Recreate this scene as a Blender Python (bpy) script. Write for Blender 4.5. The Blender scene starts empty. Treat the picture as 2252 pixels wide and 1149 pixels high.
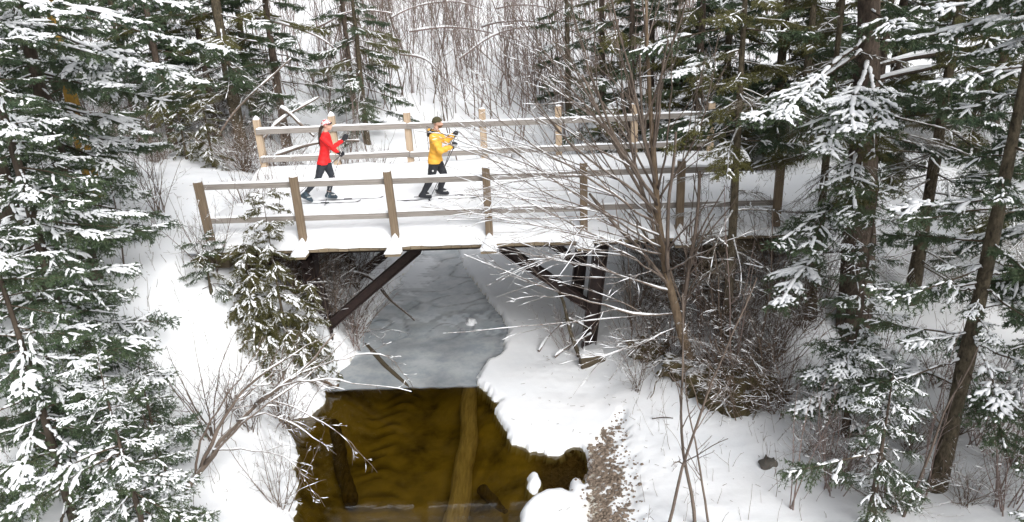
import bpy, bmesh, math, random
import numpy as np
from mathutils import Vector, Matrix, Quaternion

# ------------------------------------------------------------------ camera, sky, sun, exposure
scene = bpy.context.scene
COL = scene.collection
YAW, PITCH, ROLL, FPX = -0.04493, 0.37018, -0.04720, 1680.97
CAM = np.array([6.5334, -14.0149, 4.9769])
_cy, _sy, _cp, _sp = math.cos(YAW), math.sin(YAW), math.cos(PITCH), math.sin(PITCH)
FWD = np.array([_sy * _cp, _cy * _cp, -_sp])
_r = np.array([_cy, -_sy, 0.0])
_u = np.cross(_r, FWD)
RIGHT = math.cos(ROLL) * _r + math.sin(ROLL) * _u
UP = -math.sin(ROLL) * _r + math.cos(ROLL) * _u
cam_data = bpy.data.cameras.new('camera')
cam = bpy.data.objects.new('camera', cam_data)
COL.objects.link(cam)
cam.matrix_world = Matrix(((RIGHT[0], UP[0], -FWD[0], CAM[0]), (RIGHT[1], UP[1], -FWD[1], CAM[1]),
                           (RIGHT[2], UP[2], -FWD[2], CAM[2]), (0, 0, 0, 1)))
cam_data.sensor_fit = 'HORIZONTAL'
cam_data.sensor_width = 36.0
cam_data.lens = 36.0 * FPX / 2252.0
cam_data.clip_start = 0.1
cam_data.clip_end = 500
scene.camera = cam

SUN_EL, SUN_AZ = math.radians(40), math.radians(150)     # high soft sun behind cloud, behind the camera and to its right
world = bpy.data.worlds.new('World')
scene.world = world
world.use_nodes = True
wn = world.node_tree
wn.nodes.clear()
sky = wn.nodes.new('ShaderNodeTexSky')
sky.sky_type = 'NISHITA'
sky.sun_disc = False
sky.sun_elevation = SUN_EL
sky.sun_rotation = SUN_AZ
sky.air_density = 1.0
sky.dust_density = 6.0
hsv = wn.nodes.new('ShaderNodeHueSaturation')             # cloud cover: the same sky, nearly grey
hsv.inputs['Saturation'].default_value = 0.16
bg = wn.nodes.new('ShaderNodeBackground')
bg.inputs['Strength'].default_value = 0.13
wo = wn.nodes.new('ShaderNodeOutputWorld')
wn.links.new(sky.outputs['Color'], hsv.inputs['Color'])
wn.links.new(hsv.outputs['Color'], bg.inputs['Color'])
wn.links.new(bg.outputs['Background'], wo.inputs['Surface'])
sun_data = bpy.data.lights.new('sun', 'SUN')
sun_data.energy = 0.9
sun_data.angle = math.radians(35)
sun_data.color = (1.0, 0.97, 0.93)
sun = bpy.data.objects.new('sun', sun_data)
COL.objects.link(sun)
_sd = Vector((math.sin(SUN_AZ) * math.cos(SUN_EL), math.cos(SUN_AZ) * math.cos(SUN_EL), math.sin(SUN_EL)))
sun.rotation_euler = _sd.to_track_quat('Z', 'Y').to_euler()
sun.location = (0, 0, 30)
scene.view_settings.view_transform = 'Standard'
scene.view_settings.look = 'None'
scene.view_settings.gamma = 1
scene.view_settings.exposure = 0.6
scene.cycles.max_bounces = 6
scene.cycles.diffuse_bounces = 3
scene.cycles.transparent_max_bounces = 8
scene.cycles.caustics_reflective = False
scene.cycles.caustics_refractive = False
scene.cycles.use_denoising = True
scene.cycles.glossy_bounces = 2
scene.cycles.use_adaptive_sampling = True
scene.cycles.adaptive_threshold = 0.02

RNG = np.random.default_rng(7)


def at(px, py, z=None, Y=None):
    """The world point on the sight line through a pixel of the 2252 px photograph, at a height or at a depth."""
    d = FWD + RIGHT * (px - 1126) / FPX - UP * (py - 574.5) / FPX
    t = (z - CAM[2]) / d[2] if z is not None else (Y - CAM[1]) / d[1]
    return CAM + t * d


def to_px(P):
    d = np.asarray(P, float) - CAM
    z = d @ FWD
    return np.stack([1126 + FPX * (d @ RIGHT) / z, 574.5 - FPX * (d @ UP) / z, z], -1)


# ------------------------------------------------------------------ mesh helpers
class MB:
    """Collects vertices and faces; build() links them as one mesh object."""
    def __init__(self):
        self.V, self.Q, self.T, self.QM, self.TM, self.n = [], [], [], [], [], 0

    def add(self, V, Q=None, T=None, m=0):
        V = np.asarray(V, float).reshape(-1, 3)
        if Q is not None and len(Q):
            Q = np.asarray(Q, int).reshape(-1, 4)
            self.Q.append(Q + self.n)
            self.QM.append(np.full(len(Q), m))
        if T is not None and len(T):
            T = np.asarray(T, int).reshape(-1, 3)
            self.T.append(T + self.n)
            self.TM.append(np.full(len(T), m))
        self.V.append(V)
        self.n += len(V)
        return self

    def arrays(self):
        V = np.concatenate(self.V)
        Q = np.concatenate(self.Q) if self.Q else np.zeros((0, 4), int)
        T = np.concatenate(self.T) if self.T else np.zeros((0, 3), int)
        QM = np.concatenate(self.QM) if self.Q else np.zeros(0, int)
        TM = np.concatenate(self.TM) if self.T else np.zeros(0, int)
        return V, Q, T, QM, TM

    def mesh(self, name, mats, smooth=True):
        return mesh_from(name, self.arrays(), mats, smooth)

    def tubes(self, P, R, k=5, m=0, flat=1.0, cap=True):
        """Batch of B tubes: P (B,N,3) paths, R (B,N) radii, k sides; flat squashes them along the vertical."""
        P = np.asarray(P, float)
        R = np.asarray(R, float)
        if P.ndim == 2:
            P, R = P[None], R[None]
        B, N, _ = P.shape
        if B == 0:
            return self
        tg = np.gradient(P, axis=1)
        tg /= np.linalg.norm(tg, axis=2, keepdims=True) + 1e-9
        ref = np.where(np.abs(tg[:, :1, 2:3]) > 0.9, np.array([1.0, 0, 0]), np.array([0, 0, 1.0]))
        ref = np.broadcast_to(ref, tg.shape)
        u = np.cross(tg, ref)
        u /= np.linalg.norm(u, axis=2, keepdims=True) + 1e-9
        v = np.cross(u, tg)
        a = np.arange(k) / k * 2 * np.pi + np.pi / 2
        ring = (np.cos(a)[None, None, :, None] * u[:, :, None] + flat * np.sin(a)[None, None, :, None] * v[:, :, None])
        V = P[:, :, None] + ring * R[:, :, None, None]
        i = np.arange(N - 1)[:, None] * k
        j = np.arange(k)[None]
        q = np.stack([i + j, i + (j + 1) % k, i + k + (j + 1) % k, i + k + j], -1).reshape(-1, 4)
        Q = (q[None] + (np.arange(B) * N * k)[:, None, None]).reshape(-1, 4)
        T = None
        if cap:
            fan = np.array([(0, x + 1, x) for x in range(1, k - 1)])
            fan2 = np.array([(0, x, x + 1) for x in range(1, k - 1)]) + (N - 1) * k
            T = (np.concatenate([fan, fan2])[None] + (np.arange(B) * N * k)[:, None, None]).reshape(-1, 3)
        return self.add(V, Q, T, m)

    def box(self, lo, hi, m=0, bevel=0.0, M=None):
        lo, hi = np.asarray(lo, float), np.asarray(hi, float)
        if bevel <= 0:
            V = np.array([(x, y, z) for x in (0, 1) for y in (0, 1) for z in (0, 1)]) * (hi - lo) + lo
            Q = [(0, 1, 3, 2), (4, 6, 7, 5), (0, 4, 5, 1), (2, 3, 7, 6), (0, 2, 6, 4), (1, 5, 7, 3)]
            T = None
        else:
            bm = bmesh.new()
            bmesh.ops.create_cube(bm, size=1.0)
            for vv in bm.verts:
                vv.co = Vector((lo + hi) / 2) + Vector(np.array(vv.co) * (hi - lo))
            bmesh.ops.bevel(bm, geom=list(bm.edges), offset=bevel, segments=1, affect='EDGES')
            bm.verts.index_update()
            V = np.array([vv.co[:] for vv in bm.verts])
            Q = [[x.index for x in f.verts] for f in bm.faces if len(f.verts) == 4]
            T = [[x.index for x in f.verts] for f in bm.faces if len(f.verts) == 3]
            bm.free()
        if M is not None:
            V = V @ np.array(M.to_3x3()).T + np.array(M.translation)
        return self.add(V, Q, T, m)

    def build(self, name, mats, parent=None, smooth=True, loc=None):
        me = self.mesh(name, mats, smooth)
        return put(name, me, parent, loc)


def mesh_from(name, arr, mats, smooth=True):
    V, Q, T, QM, TM = arr
    me = bpy.data.meshes.new(name)
    me.vertices.add(len(V))
    me.vertices.foreach_set('co', V.astype(np.float32).ravel())
    nl = len(Q) * 4 + len(T) * 3
    me.loops.add(nl)
    me.loops.foreach_set('vertex_index', np.concatenate([Q.ravel(), T.ravel()]).astype(np.int32))
    me.polygons.add(len(Q) + len(T))
    st = np.concatenate([np.arange(len(Q)) * 4, len(Q) * 4 + np.arange(len(T)) * 3]).astype(np.int32)
    me.polygons.foreach_set('loop_start', st)
    me.polygons.foreach_set('material_index', np.concatenate([QM, TM]).astype(np.int32))
    me.polygons.foreach_set('use_smooth', np.full(len(Q) + len(T), bool(smooth)))
    for mt in (mats if isinstance(mats, (list, tuple)) else [mats]):
        me.materials.append(mt)
    me.update(calc_edges=True)
    return me


def put(name, me, parent=None, loc=None):
    o = bpy.data.objects.new(name, me)
    COL.objects.link(o)
    if parent is not None:
        o.parent = parent
    if loc is not None:
        o.location = Vector([float(c) for c in loc])
    return o


def tag(o, label=None, cat=None, group=None, kind=None):
    if label:
        o['label'] = label
    if cat:
        o['category'] = cat
    if group:
        o['group'] = group
    if kind:
        o['kind'] = kind
    return o


def empty(name, loc, label=None, cat=None, group=None):
    o = bpy.data.objects.new(name, None)
    COL.objects.link(o)
    o.location = Vector([float(c) for c in loc])
    o.empty_display_size = 0.2
    return tag(o, label, cat, group)


def copy_tree(src, loc, rotz=0.0, scale=1.0, label=None, group=None):
    r = src.copy()
    COL.objects.link(r)
    r.location = Vector([float(c) for c in loc])
    r.rotation_euler = (0, 0, rotz)
    r.scale = (scale, scale, scale)
    tag(r, label, None, group)
    for ch in list(src.children):
        c = ch.copy()
        COL.objects.link(c)
        c.parent = r
    return r


def wob(x, y, scale, seed, n=5):
    """Smooth pseudo-noise in about -1..1: a few sines in random directions."""
    g = np.random.default_rng(seed)
    o = np.zeros(np.broadcast(x, y).shape)
    for _ in range(n):
        a = g.uniform(0, 2 * np.pi)
        f = 2 * np.pi / scale * g.uniform(0.6, 1.6)
        o += np.sin((x * np.cos(a) + y * np.sin(a)) * f + g.uniform(0, 6.28))
    return o / n * 1.6


def sstep(a, b, x):
    t = np.clip((x - a) / (b - a), 0, 1)
    return t * t * (3 - 2 * t)


# ------------------------------------------------------------------ materials
class NT:
    def __init__(self, name):
        self.m = bpy.data.materials.new(name)
        self.m.use_nodes = True
        self.t = self.m.node_tree
        self.t.nodes.clear()
        self.out = self.n('ShaderNodeOutputMaterial')

    def n(self, kind, **kw):
        nd = self.t.nodes.new(kind)
        for k, v in kw.items():
            if k.startswith('i_'):
                nd.inputs[k[2:].replace('_', ' ')].default_value = v
            else:
                setattr(nd, k, v)
        return nd

    def l(self, a, b):
        self.t.links.new(a, b)

    def noise(self, scale, detail=4, rough=0.6, coord='Object', stretch=None):
        tc = self.n('ShaderNodeTexCoord')
        src = tc.outputs[coord]
        if stretch:
            mp = self.n('ShaderNodeMapping')
            mp.inputs['Scale'].default_value = stretch
            self.l(src, mp.inputs['Vector'])
            src = mp.outputs['Vector']
        nz = self.n('ShaderNodeTexNoise')
        nz.inputs['Scale'].default_value = scale
        nz.inputs['Detail'].default_value = detail
        nz.inputs['Roughness'].default_value = rough
        self.l(src, nz.inputs['Vector'])
        return nz.outputs['Fac']

    def ramp(self, fac, stops):
        r = self.n('ShaderNodeValToRGB')
        e = r.color_ramp.elements
        while len(e) < len(stops):
            e.new(0.5)
        for x, (p, c) in zip(e, stops):
            x.position = p
            x.color = (*c, 1) if len(c) == 3 else c
        self.l(fac, r.inputs['Fac'])
        return r.outputs['Color']

    def mix(self, fac, a, b):
        mx = self.n('ShaderNodeMix', data_type='RGBA')
        for s, v in ((0, fac), (6, a), (7, b)):
            if hasattr(v, 'is_linked') or hasattr(v, 'node'):
                self.l(v, mx.inputs[s])
            else:
                mx.inputs[s].default_value = v if s == 0 else (*v, 1)
        return mx.outputs[2]

    def math(self, op, a, b=None, clamp=False):
        nd = self.n('ShaderNodeMath', operation=op, use_clamp=clamp)
        for i, v in enumerate((a, b)):
            if v is None:
                continue
            if hasattr(v, 'node'):
                self.l(v, nd.inputs[i])
            else:
                nd.inputs[i].default_value = v
        return nd.outputs[0]

    def bump(self, h, strength=0.3, dist=0.02):
        b = self.n('ShaderNodeBump')
        b.inputs['Strength'].default_value = strength
        b.inputs['Distance'].default_value = dist
        self.l(h, b.inputs['Height'])
        return b.outputs['Normal']

    def bsdf(self, color, rough=0.8, normal=None, metallic=0.0, spec=0.3):
        b = self.n('ShaderNodeBsdfPrincipled')
        if hasattr(color, 'node'):
            self.l(color, b.inputs['Base Color'])
        else:
            b.inputs['Base Color'].default_value = (*color, 1)
        if hasattr(rough, 'node'):
            self.l(rough, b.inputs['Roughness'])
        else:
            b.inputs['Roughness'].default_value = rough
        b.inputs['Metallic'].default_value = metallic
        b.inputs['Specular IOR Level'].default_value = spec
        if normal is not None:
            self.l(normal, b.inputs['Normal'])
        return b.outputs['BSDF']

    def done(self, shader):
        self.l(shader, self.out.inputs['Surface'])
        return self.m

    def attr(self, name):
        a = self.n('ShaderNodeAttribute')
        a.attribute_name = name
        return a.outputs['Fac']

    def rand(self):
        return self.n('ShaderNodeObjectInfo').outputs['Random']

    def dusting(self, lo=0.35, hi=0.75, scale=14.0):
        """0..1 where fallen snow lies: faces that look up, broken by noise."""
        g = self.n('ShaderNodeNewGeometry')
        s = self.n('ShaderNodeSeparateXYZ')
        self.l(g.outputs['True Normal'], s.inputs[0])
        nz = self.noise(scale, 3)
        v = self.math('ADD', s.outputs['Z'], self.math('MULTIPLY', self.math('SUBTRACT', nz, 0.5), 0.9))
        mr = self.n('ShaderNodeMapRange')
        mr.inputs['From Min'].default_value = lo
        mr.inputs['From Max'].default_value = hi
        self.l(v, mr.inputs['Value'])
        return mr.outputs[0]


SNOWC = (0.86, 0.885, 0.92)


def m_snow(name, bump=0.25, scale=30.0):
    t = NT(name)
    c = (0.86, 0.88, 0.91)
    h = t.noise(scale * 0.5, 3)
    return t.done(t.bsdf(c, 0.65, t.bump(h, bump, 0.03), spec=0.2))


def m_plain(name, c1, c2, scale=8.0, rough=0.8, bump=0.3, stretch=None, spec=0.3, dist=0.02, detail=5):
    t = NT(name)
    nz = t.noise(scale, detail, stretch=stretch)
    c = t.ramp(nz, [(0.3, c1), (0.7, c2)])
    return t.done(t.bsdf(c, rough, t.bump(nz, bump, dist), spec=spec))


def m_bark(name, c1, c2, scale=9.0, stretch=(1, 1, 0.3), snow=True, lo=0.45, hi=0.85, bump=0.8):
    t = NT(name)
    nz = t.noise(scale, 6, 0.7, stretch=stretch)
    c = t.ramp(nz, [(0.32, c1), (0.68, c2)])
    if snow:
        c = t.mix(t.dusting(lo, hi), c, SNOWC)
    return t.done(t.bsdf(c, 0.85, t.bump(nz, bump, 0.03), spec=0.2))


def m_needle(name, c1, c2, c3):
    t = NT(name)
    c = t.ramp(t.noise(5.0, 3), [(0.25, c1), (0.55, c2), (0.8, c3)])
    c2_ = t.mix(t.math('MULTIPLY', t.rand(), 0.5), c, (c2[0] * 1.3, c2[1] * 1.1, c2[2] * 0.8))
    return t.done(t.bsdf(c2_, 0.55, spec=0.3))


def m_wood(name, c1, c2, c3, axis=0, gap=None):
    t = NT(name)
    st = [14.0, 14.0, 14.0]
    st[axis] = 0.7
    nz = t.noise(3.0, 6, 0.65, stretch=tuple(st))
    big = t.noise(1.7, 3)
    c = t.ramp(nz, [(0.28, c1), (0.5, c2), (0.75, c3)])
    c = t.mix(t.math('MULTIPLY', big, 0.45), c, tuple(v * 0.55 for v in c2))
    r = t.rand()
    c = t.mix(t.math('MULTIPLY', r, 0.25), c, c3)
    return t.done(t.bsdf(c, 0.8, t.bump(nz, 0.4, 0.01), spec=0.25))


M = {}
M['snow'] = m_snow('snow')
M['snow_fine'] = m_snow('snow_fine', 0.15, 60)
M['bark'] = m_bark('spruce_bark', (0.03, 0.024, 0.02), (0.15, 0.115, 0.09), 18, (1, 1, 0.4))
M['bark_dark'] = m_bark('dark_bark', (0.035, 0.028, 0.022), (0.10, 0.078, 0.06))
M['bark_tan'] = m_bark('tan_bark', (0.085, 0.06, 0.04), (0.215, 0.16, 0.11), 16)
M['bark_amber'] = m_bark('amber_bark', (0.16, 0.09, 0.02), (0.42, 0.25, 0.05), 8)
M['bark_moss'] = m_bark('mossy_bark', (0.025, 0.021, 0.015), (0.14, 0.115, 0.078), 22, (1, 1, 0.45))
M['twig'] = m_bark('twig_bark', (0.095, 0.076, 0.063), (0.20, 0.158, 0.13), lo=0.6, hi=0.95, bump=0.2)
M['twig_brush'] = m_bark('brush_bark', (0.085, 0.06, 0.045), (0.19, 0.14, 0.105), lo=0.85, hi=1.2, bump=0.2)
M['twig_green'] = m_bark('conifer_twig_bark', (0.05, 0.04, 0.03), (0.11, 0.085, 0.06), snow=False, bump=0.2)
M['twig_red'] = m_bark('red_twig_bark', (0.15, 0.112, 0.10), (0.28, 0.22, 0.20), lo=0.5, hi=0.9, bump=0.2)
M['twig_dead'] = m_bark('dead_twig_bark', (0.07, 0.058, 0.04), (0.16, 0.135, 0.10), lo=0.55, hi=0.9, bump=0.2)
M['needle'] = m_needle('spruce_needle', (0.03, 0.055, 0.034), (0.058, 0.095, 0.054), (0.10, 0.14, 0.072))
M['needle_olive'] = m_needle('olive_needle', (0.05, 0.058, 0.02), (0.10, 0.105, 0.036), (0.16, 0.155, 0.06))
M['cedar'] = m_needle('cedar_needle', (0.04, 0.045, 0.016), (0.085, 0.085, 0.03), (0.14, 0.12, 0.045))
M['rail_wood'] = m_wood('weathered_rail_wood', (0.125, 0.112, 0.10), (0.28, 0.257, 0.235), (0.40, 0.37, 0.34), 0)
M['post_wood'] = m_wood('brown_post_wood', (0.09, 0.066, 0.045), (0.20, 0.15, 0.102), (0.29, 0.225, 0.16), 2)
M['post_pale'] = m_wood('pale_post_wood', (0.28, 0.205, 0.14), (0.47, 0.36, 0.255), (0.58, 0.46, 0.34), 2)
M['beam_wood'] = m_wood('deck_edge_wood', (0.12, 0.095, 0.06), (0.24, 0.19, 0.125), (0.34, 0.28, 0.2), 0)
M['crib_wood'] = m_wood('old_crib_wood', (0.03, 0.024, 0.016), (0.075, 0.06, 0.04), (0.12, 0.095, 0.06), 0)
M['steel'] = m_plain('rusty_dark_steel', (0.018, 0.013, 0.013), (0.045, 0.028, 0.024), 9, 0.6, 0.2)
M['rock'] = m_plain('dark_rock', (0.05, 0.047, 0.042), (0.14, 0.13, 0.115), 6, 0.8, 0.7)
M['pebble'] = m_plain('brown_pebble', (0.11, 0.085, 0.066), (0.27, 0.215, 0.17), 9, 0.8, 0.3)
M['moss_bank'] = m_bark('mossy_root_bank', (0.03, 0.024, 0.014), (0.105, 0.085, 0.04), 7, (1, 1, 1), lo=0.75, hi=1.1)
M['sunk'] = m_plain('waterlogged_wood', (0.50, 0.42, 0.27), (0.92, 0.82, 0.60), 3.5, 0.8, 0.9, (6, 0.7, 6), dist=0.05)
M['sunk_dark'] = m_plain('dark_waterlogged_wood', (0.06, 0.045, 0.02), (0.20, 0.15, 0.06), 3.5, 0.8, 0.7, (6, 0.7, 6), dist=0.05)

# ground: snow, with mud and gravel where the stream has left it bare
t = NT('snowy_ground')
snowc = t.ramp(t.noise(0.9, 3), [(0.3, (0.83, 0.86, 0.90)), (0.7, (0.87, 0.885, 0.91))])
bedn = t.noise(1.6, 5)
bedc = t.ramp(bedn, [(0.28, (0.07, 0.058, 0.016)), (0.42, (0.28, 0.23, 0.055)), (0.6, (0.46, 0.38, 0.095)), (0.8, (0.54, 0.45, 0.12))])
gravn = t.noise(16, 5)
gravc = t.ramp(gravn, [(0.35, (0.07, 0.055, 0.042)), (0.7, (0.24, 0.19, 0.15))])
bedc = t.mix(t.math('MULTIPLY', t.attr('debris_shade'), 0.6), bedc, (0.03, 0.025, 0.01))  # debris tone in the ripple troughs, also painting in their shade
mudc = t.mix(t.attr('gravel'), bedc, gravc)
col = t.mix(t.attr('bare'), snowc, mudc)
hh = t.noise(7, 4)
M['ground'] = t.done(t.bsdf(col, 0.75, t.bump(hh, 0.22, 0.03), spec=0.2))

# water: clear amber water under a mirror, grey slush ice and snow where it has frozen, plus sky reflection painted in the ice tone
t = NT('stream_water')
tr = t.n('ShaderNodeBsdfTransparent')
tr.inputs['Color'].default_value = (0.72, 0.61, 0.30, 1)
gl = t.n('ShaderNodeBsdfGlossy')
gl.inputs['Roughness'].default_value = 0.03
gl.inputs['Color'].default_value = (0.95, 0.97, 1, 1)
nrm = t.bump(t.noise(2.5, 3), 0.03, 0.05)
t.l(nrm, gl.inputs['Normal'])
fr = t.n('ShaderNodeFresnel')
fr.inputs['IOR'].default_value = 1.5
mx = t.n('ShaderNodeMixShader')
t.l(fr.outputs[0], mx.inputs[0])
t.l(tr.outputs[0], mx.inputs[1])
t.l(gl.outputs[0], mx.inputs[2])
ice_sky_c = t.ramp(t.noise(2.2, 6, 0.7), [(0.35, (0.47, 0.54, 0.60)), (0.62, (0.74, 0.79, 0.83))])
ice_sky_c = t.mix(t.attr('white'), ice_sky_c, (0.80, 0.83, 0.87))
ice = t.bsdf(ice_sky_c, 0.35, t.bump(t.noise(9, 5), 0.25, 0.02), spec=0.5)
mx2 = t.n('ShaderNodeMixShader')
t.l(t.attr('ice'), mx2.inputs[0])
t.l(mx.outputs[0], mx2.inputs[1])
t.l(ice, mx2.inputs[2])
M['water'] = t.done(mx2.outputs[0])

# ------------------------------------------------------------------ terrain
WATER = -3.05
LEFT_EDGE = [(2.6, -14), (2.45, -8), (2.4, -5), (2.45, -4.4), (2.2, -3.6), (2.0, -3.0), (1.85, -2.3), (1.45, -1.75), (1.35, -1.5),
             (1.9, -1.25), (2.05, -0.9), (1.85, -0.4), (2.05, 0.4), (2.2, 1.15), (2.1, 2.2), (2.15, 3.3), (2.35, 4.6), (2.55, 6), (2.8, 8), (2.7, 11), (1.5, 13.5)]
RIGHT_EDGE = [(2.4, 14.2), (3.6, 11.5), (3.9, 8), (4.4, 5.85), (4.95, 4.4), (5.53, 2.85), (5.72, 1.9), (5.6, 1.0), (5.25, 0.45), (5.1, 0.15), (5.15, -0.25),
              (5.45, -0.75), (5.62, -1.05), (5.55, -1.35), (5.72, -1.9), (5.92, -2.4), (6.2, -2.62), (6.7, -2.72), (7.0, -2.5), (7.25, -2.55), (7.2, -3.2),
              (7.05, -4.2), (7.15, -5.2), (7.4, -8), (7.8, -14)]
POLY = np.array(LEFT_EDGE + RIGHT_EDGE)
ISLES = [(6.62, -4.45, 0.52, 0.62), (6.25, -3.55, 0.06, 0.13), (6.98, -3.85, 0.09, 0.22)]
CP = np.array([
    (-2, .5, .12), (-2, 4, .3), (-6, 2, .3), (-6, 6, .45), (-12, 4, .6), (-6, 10, .3), (-1.4, 7.6, -.5), (-0.6, 5.6, -.1), (-20, 8, 1), (-12, 14, .9), (-5, 14, .3), (-2.5, 10, -.2), (-25, 25, 3.2), (-12, 28, 2.6),
    (-.55, .2, .12), (-.5, 4.2, .25), (-.6, 2.2, .25), (-2.4, -.3, -.02), (-.9, -.6, -.1), (-1, -2, -.95), (.3, -3.7, -2.2), (1.15, -1, -2.05), (-3, -3, -.9), (-5, -6, -1), (0, -7, -2.3), (-1.5, -9, -1.8), (-8, -2, 0), (-12, -8, -.5), (1, -12, -2.5),
    (0.3, -.5, -.45), (.75, .6, -.8), (.75, 3.6, -.9), (1.3, 2, -2.3),
    (7.8, -1, -2.86), (8.6, -3, -2.76), (10, -4.6, -2.6), (12, -6, -2.2), (12.5, -.6, -2.0), (13.5, -9, -2.1), (16, -4, -1.4), (16, 0, -.8), (20, -3, -.5), (10.6, -1.2, -1.9), (10.9, .3, -.5), (10.3, 4, -.3), (10.4, 2, -.3), (9.2, 1, -1.9), (9.2, 3.6, -1.8), (8, 2, -2.75), (7.6, 4.8, -2.8),
    (13, 2, .12), (13, 4, .25), (17, 3, .2), (17, 6, .3), (24, 7, .5), (14, 9, -.2), (22, 16, .6), (30, 25, 2.6), (11, 7, -1.0),
    (2, 9, -2.5), (6, 9, -2.3), (0, 12, -1.0), (7, 12, -1.5), (3, 16, -1.2), (6, 16, -.9), (0, 20, .3), (8, 20, .2), (4, 26, 1.2), (4, 40, 4.6), (-15, 40, 5), (25, 40, 4.6), (4, 60, 11), (-40, 60, 11), (50, 60, 11), (-40, 20, 3.5), (45, 20, 2.5), (-30, -5, .3), (35, -5, .3), (30, -13, -.3), (-20, -13, -.3), (4, 90, 20), (-60, 90, 20), (70, 90, 20),
], float)
_D = np.linalg.norm(CP[:, None, :2] - CP[None, :, :2], axis=2)
_A = np.block([[_D, np.c_[np.ones(len(CP)), CP[:, :2]]], [np.c_[np.ones(len(CP)), CP[:, :2]].T, np.zeros((3, 3))]])
_W = np.linalg.solve(_A, np.r_[CP[:, 2], 0, 0, 0])


def bank(x, y):
    o = _W[-3] + _W[-2] * x + _W[-1] * y
    for (cx, cy, _), w in zip(CP, _W):
        o = o + w * np.sqrt((x - cx) ** 2 + (y - cy) ** 2 + 0.09)
    return o


def poly_dist(x, y, P):
    """Signed distance to a closed polygon, negative inside."""
    d = np.full(x.shape, 1e9)
    ins = np.zeros(x.shape, bool)
    for (ax, ay), (bx, by) in zip(P, np.roll(P, -1, 0)):
        ex, ey = bx - ax, by - ay
        tt = np.clip(((x - ax) * ex + (y - ay) * ey) / (ex * ex + ey * ey), 0, 1)
        d = np.minimum(d, np.hypot(x - ax - tt * ex, y - ay - tt * ey))
        c = ((ay > y) != (by > y)) & (x < (bx - ax) * (y - ay) / (by - ay + 1e-12) + ax)
        ins ^= c
    return np.where(ins, -d, d)


def stream_d(x, y):
    d = poly_dist(x, y, POLY) + 0.05 * wob(x, y, 0.55, 3) + 0.03 * wob(x, y, 0.2, 4)
    for cx, cy, rx, ry in ISLES:
        q = np.hypot((x - cx) / rx, (y - cy) / ry)
        d = np.maximum(d, (1 - q) * min(rx, ry) + 0.02 * wob(x, y, 0.3, 9))
    return d


def ground_parts(x, y):
    x = np.asarray(x, float)
    y = np.asarray(y, float)
    d = stream_d(x, y)
    hb = bank(x, y)
    left = sstep(4.2, 3.2, x)
    reach = 0.55 * left + 1.6 * (1 - left)
    w = sstep(-0.02, 1.0, d / reach)
    bumps = 0.06 * wob(x, y, 2.6, 11, 14) + 0.022 * wob(x, y, 0.9, 12, 18) + 0.010 * wob(x, y, 0.3, 13, 24)
    far = sstep(8, 16, y)
    bumps = bumps * (1 - 0.6 * far) + far * 0.07 * wob(x, y, 5.0, 14, 9)
    trail = sstep(-.4, .1, y) * sstep(4.8, 4.4, y) * (x < 0.2)
    hs = WATER + 0.13 + w * (np.maximum(hb, WATER + 0.14) - WATER - 0.13) + bumps * (0.35 + 0.65 * w) * (1 - 0.7 * trail)
    # gravel bank by the right shore
    cxg = np.interp(-y, [1.7, 2.6, 3.2, 6], [7.9, 7.62, 7.52, 7.55])
    hwid = np.interp(-y, [1.5, 1.8, 2.6, 3.2, 6], [0.03, 0.10, 0.33, 0.42, 0.45])
    g = sstep(1.25, 0.5, np.abs(x - cxg) / hwid + 0.3 * wob(x, y, 0.6, 21, 9) + 0.3 * wob(x, y, 0.22, 22, 12)) * sstep(-1.5, -1.9, y)
    hs = hs - 0.07 * g
    bed = WATER - 0.10 - np.minimum(0.5, np.maximum(-d, 0) * 0.5) + 0.02 * wob(x, y, 0.8, 31)
    rip = np.exp(-((x - 3.45 - 0.1 * np.sin(y)) / 0.5) ** 2) * 0.05 * np.sin(y * 17 + 2.2 * np.sin(x * 5) + 1.6 * wob(x, y, 0.9, 33, 9)) * (0.55 + 0.45 * wob(x, y, 1.0, 35, 8))
    bed = bed + rip * (d < -.3) * (y < .5)
    trough = sstep(0.004, -0.03, rip) * (d < -.3) * (y < .5) * sstep(-0.4, 0.5, wob(x, y, 0.8, 34, 8) + 0.4)
    e = np.clip((d + 0.09) / 0.16, 0, 1)
    e = np.sqrt(1 - (1 - e) ** 2)
    h = bed + (hs - bed) * e
    bare = np.maximum(sstep(WATER - 0.03, WATER - 0.08, h), g * sstep(-0.15, 0.15, wob(x, y, 0.16, 23, 12) + wob(x, y, 0.5, 24, 9) * 0.7 + 0.05 + (7.55 - x) * 2.2))
    ground_parts.trough = trough
    return h, d, bare, np.maximum(g, sstep(6.0, 6.6, x) * (d < 0.05))


def H(x, y):
    return float(ground_parts(np.array([x]), np.array([y]))[0][0])


def axis(segs):
    o = []
    for a, b, s in segs:
        o.append(np.arange(a, b, s))
    return np.concatenate(o + [[segs[-1][1]]])


xs = axis([(-62, -20, 1.2), (-20, -6, 0.4), (-6, 0.6, 0.12), (0.6, 8.6, 0.045), (8.6, 14, 0.12), (14, 28, 0.4), (28, 72, 1.2)])
ys = axis([(-14, -6.5, 0.3), (-6.5, 2.2, 0.05), (2.2, 9, 0.09), (9, 24, 0.28), (24, 92, 1.1)])
gx, gy = np.meshgrid(xs, ys)
gh, gd, gbare, ggrav = ground_parts(gx, gy)
gtrough = ground_parts.trough


def grid_arrays(X, Y, Z):
    ny, nx = X.shape
    V = np.stack([X, Y, Z], -1).reshape(-1, 3)
    i = np.arange(ny - 1)[:, None] * nx + np.arange(nx - 1)[None]
    Q = np.stack([i, i + 1, i + nx + 1, i + nx], -1).reshape(-1, 4)
    return V, Q, np.zeros((0, 3), int), np.zeros(len(Q), int), np.zeros(0, int)


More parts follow.
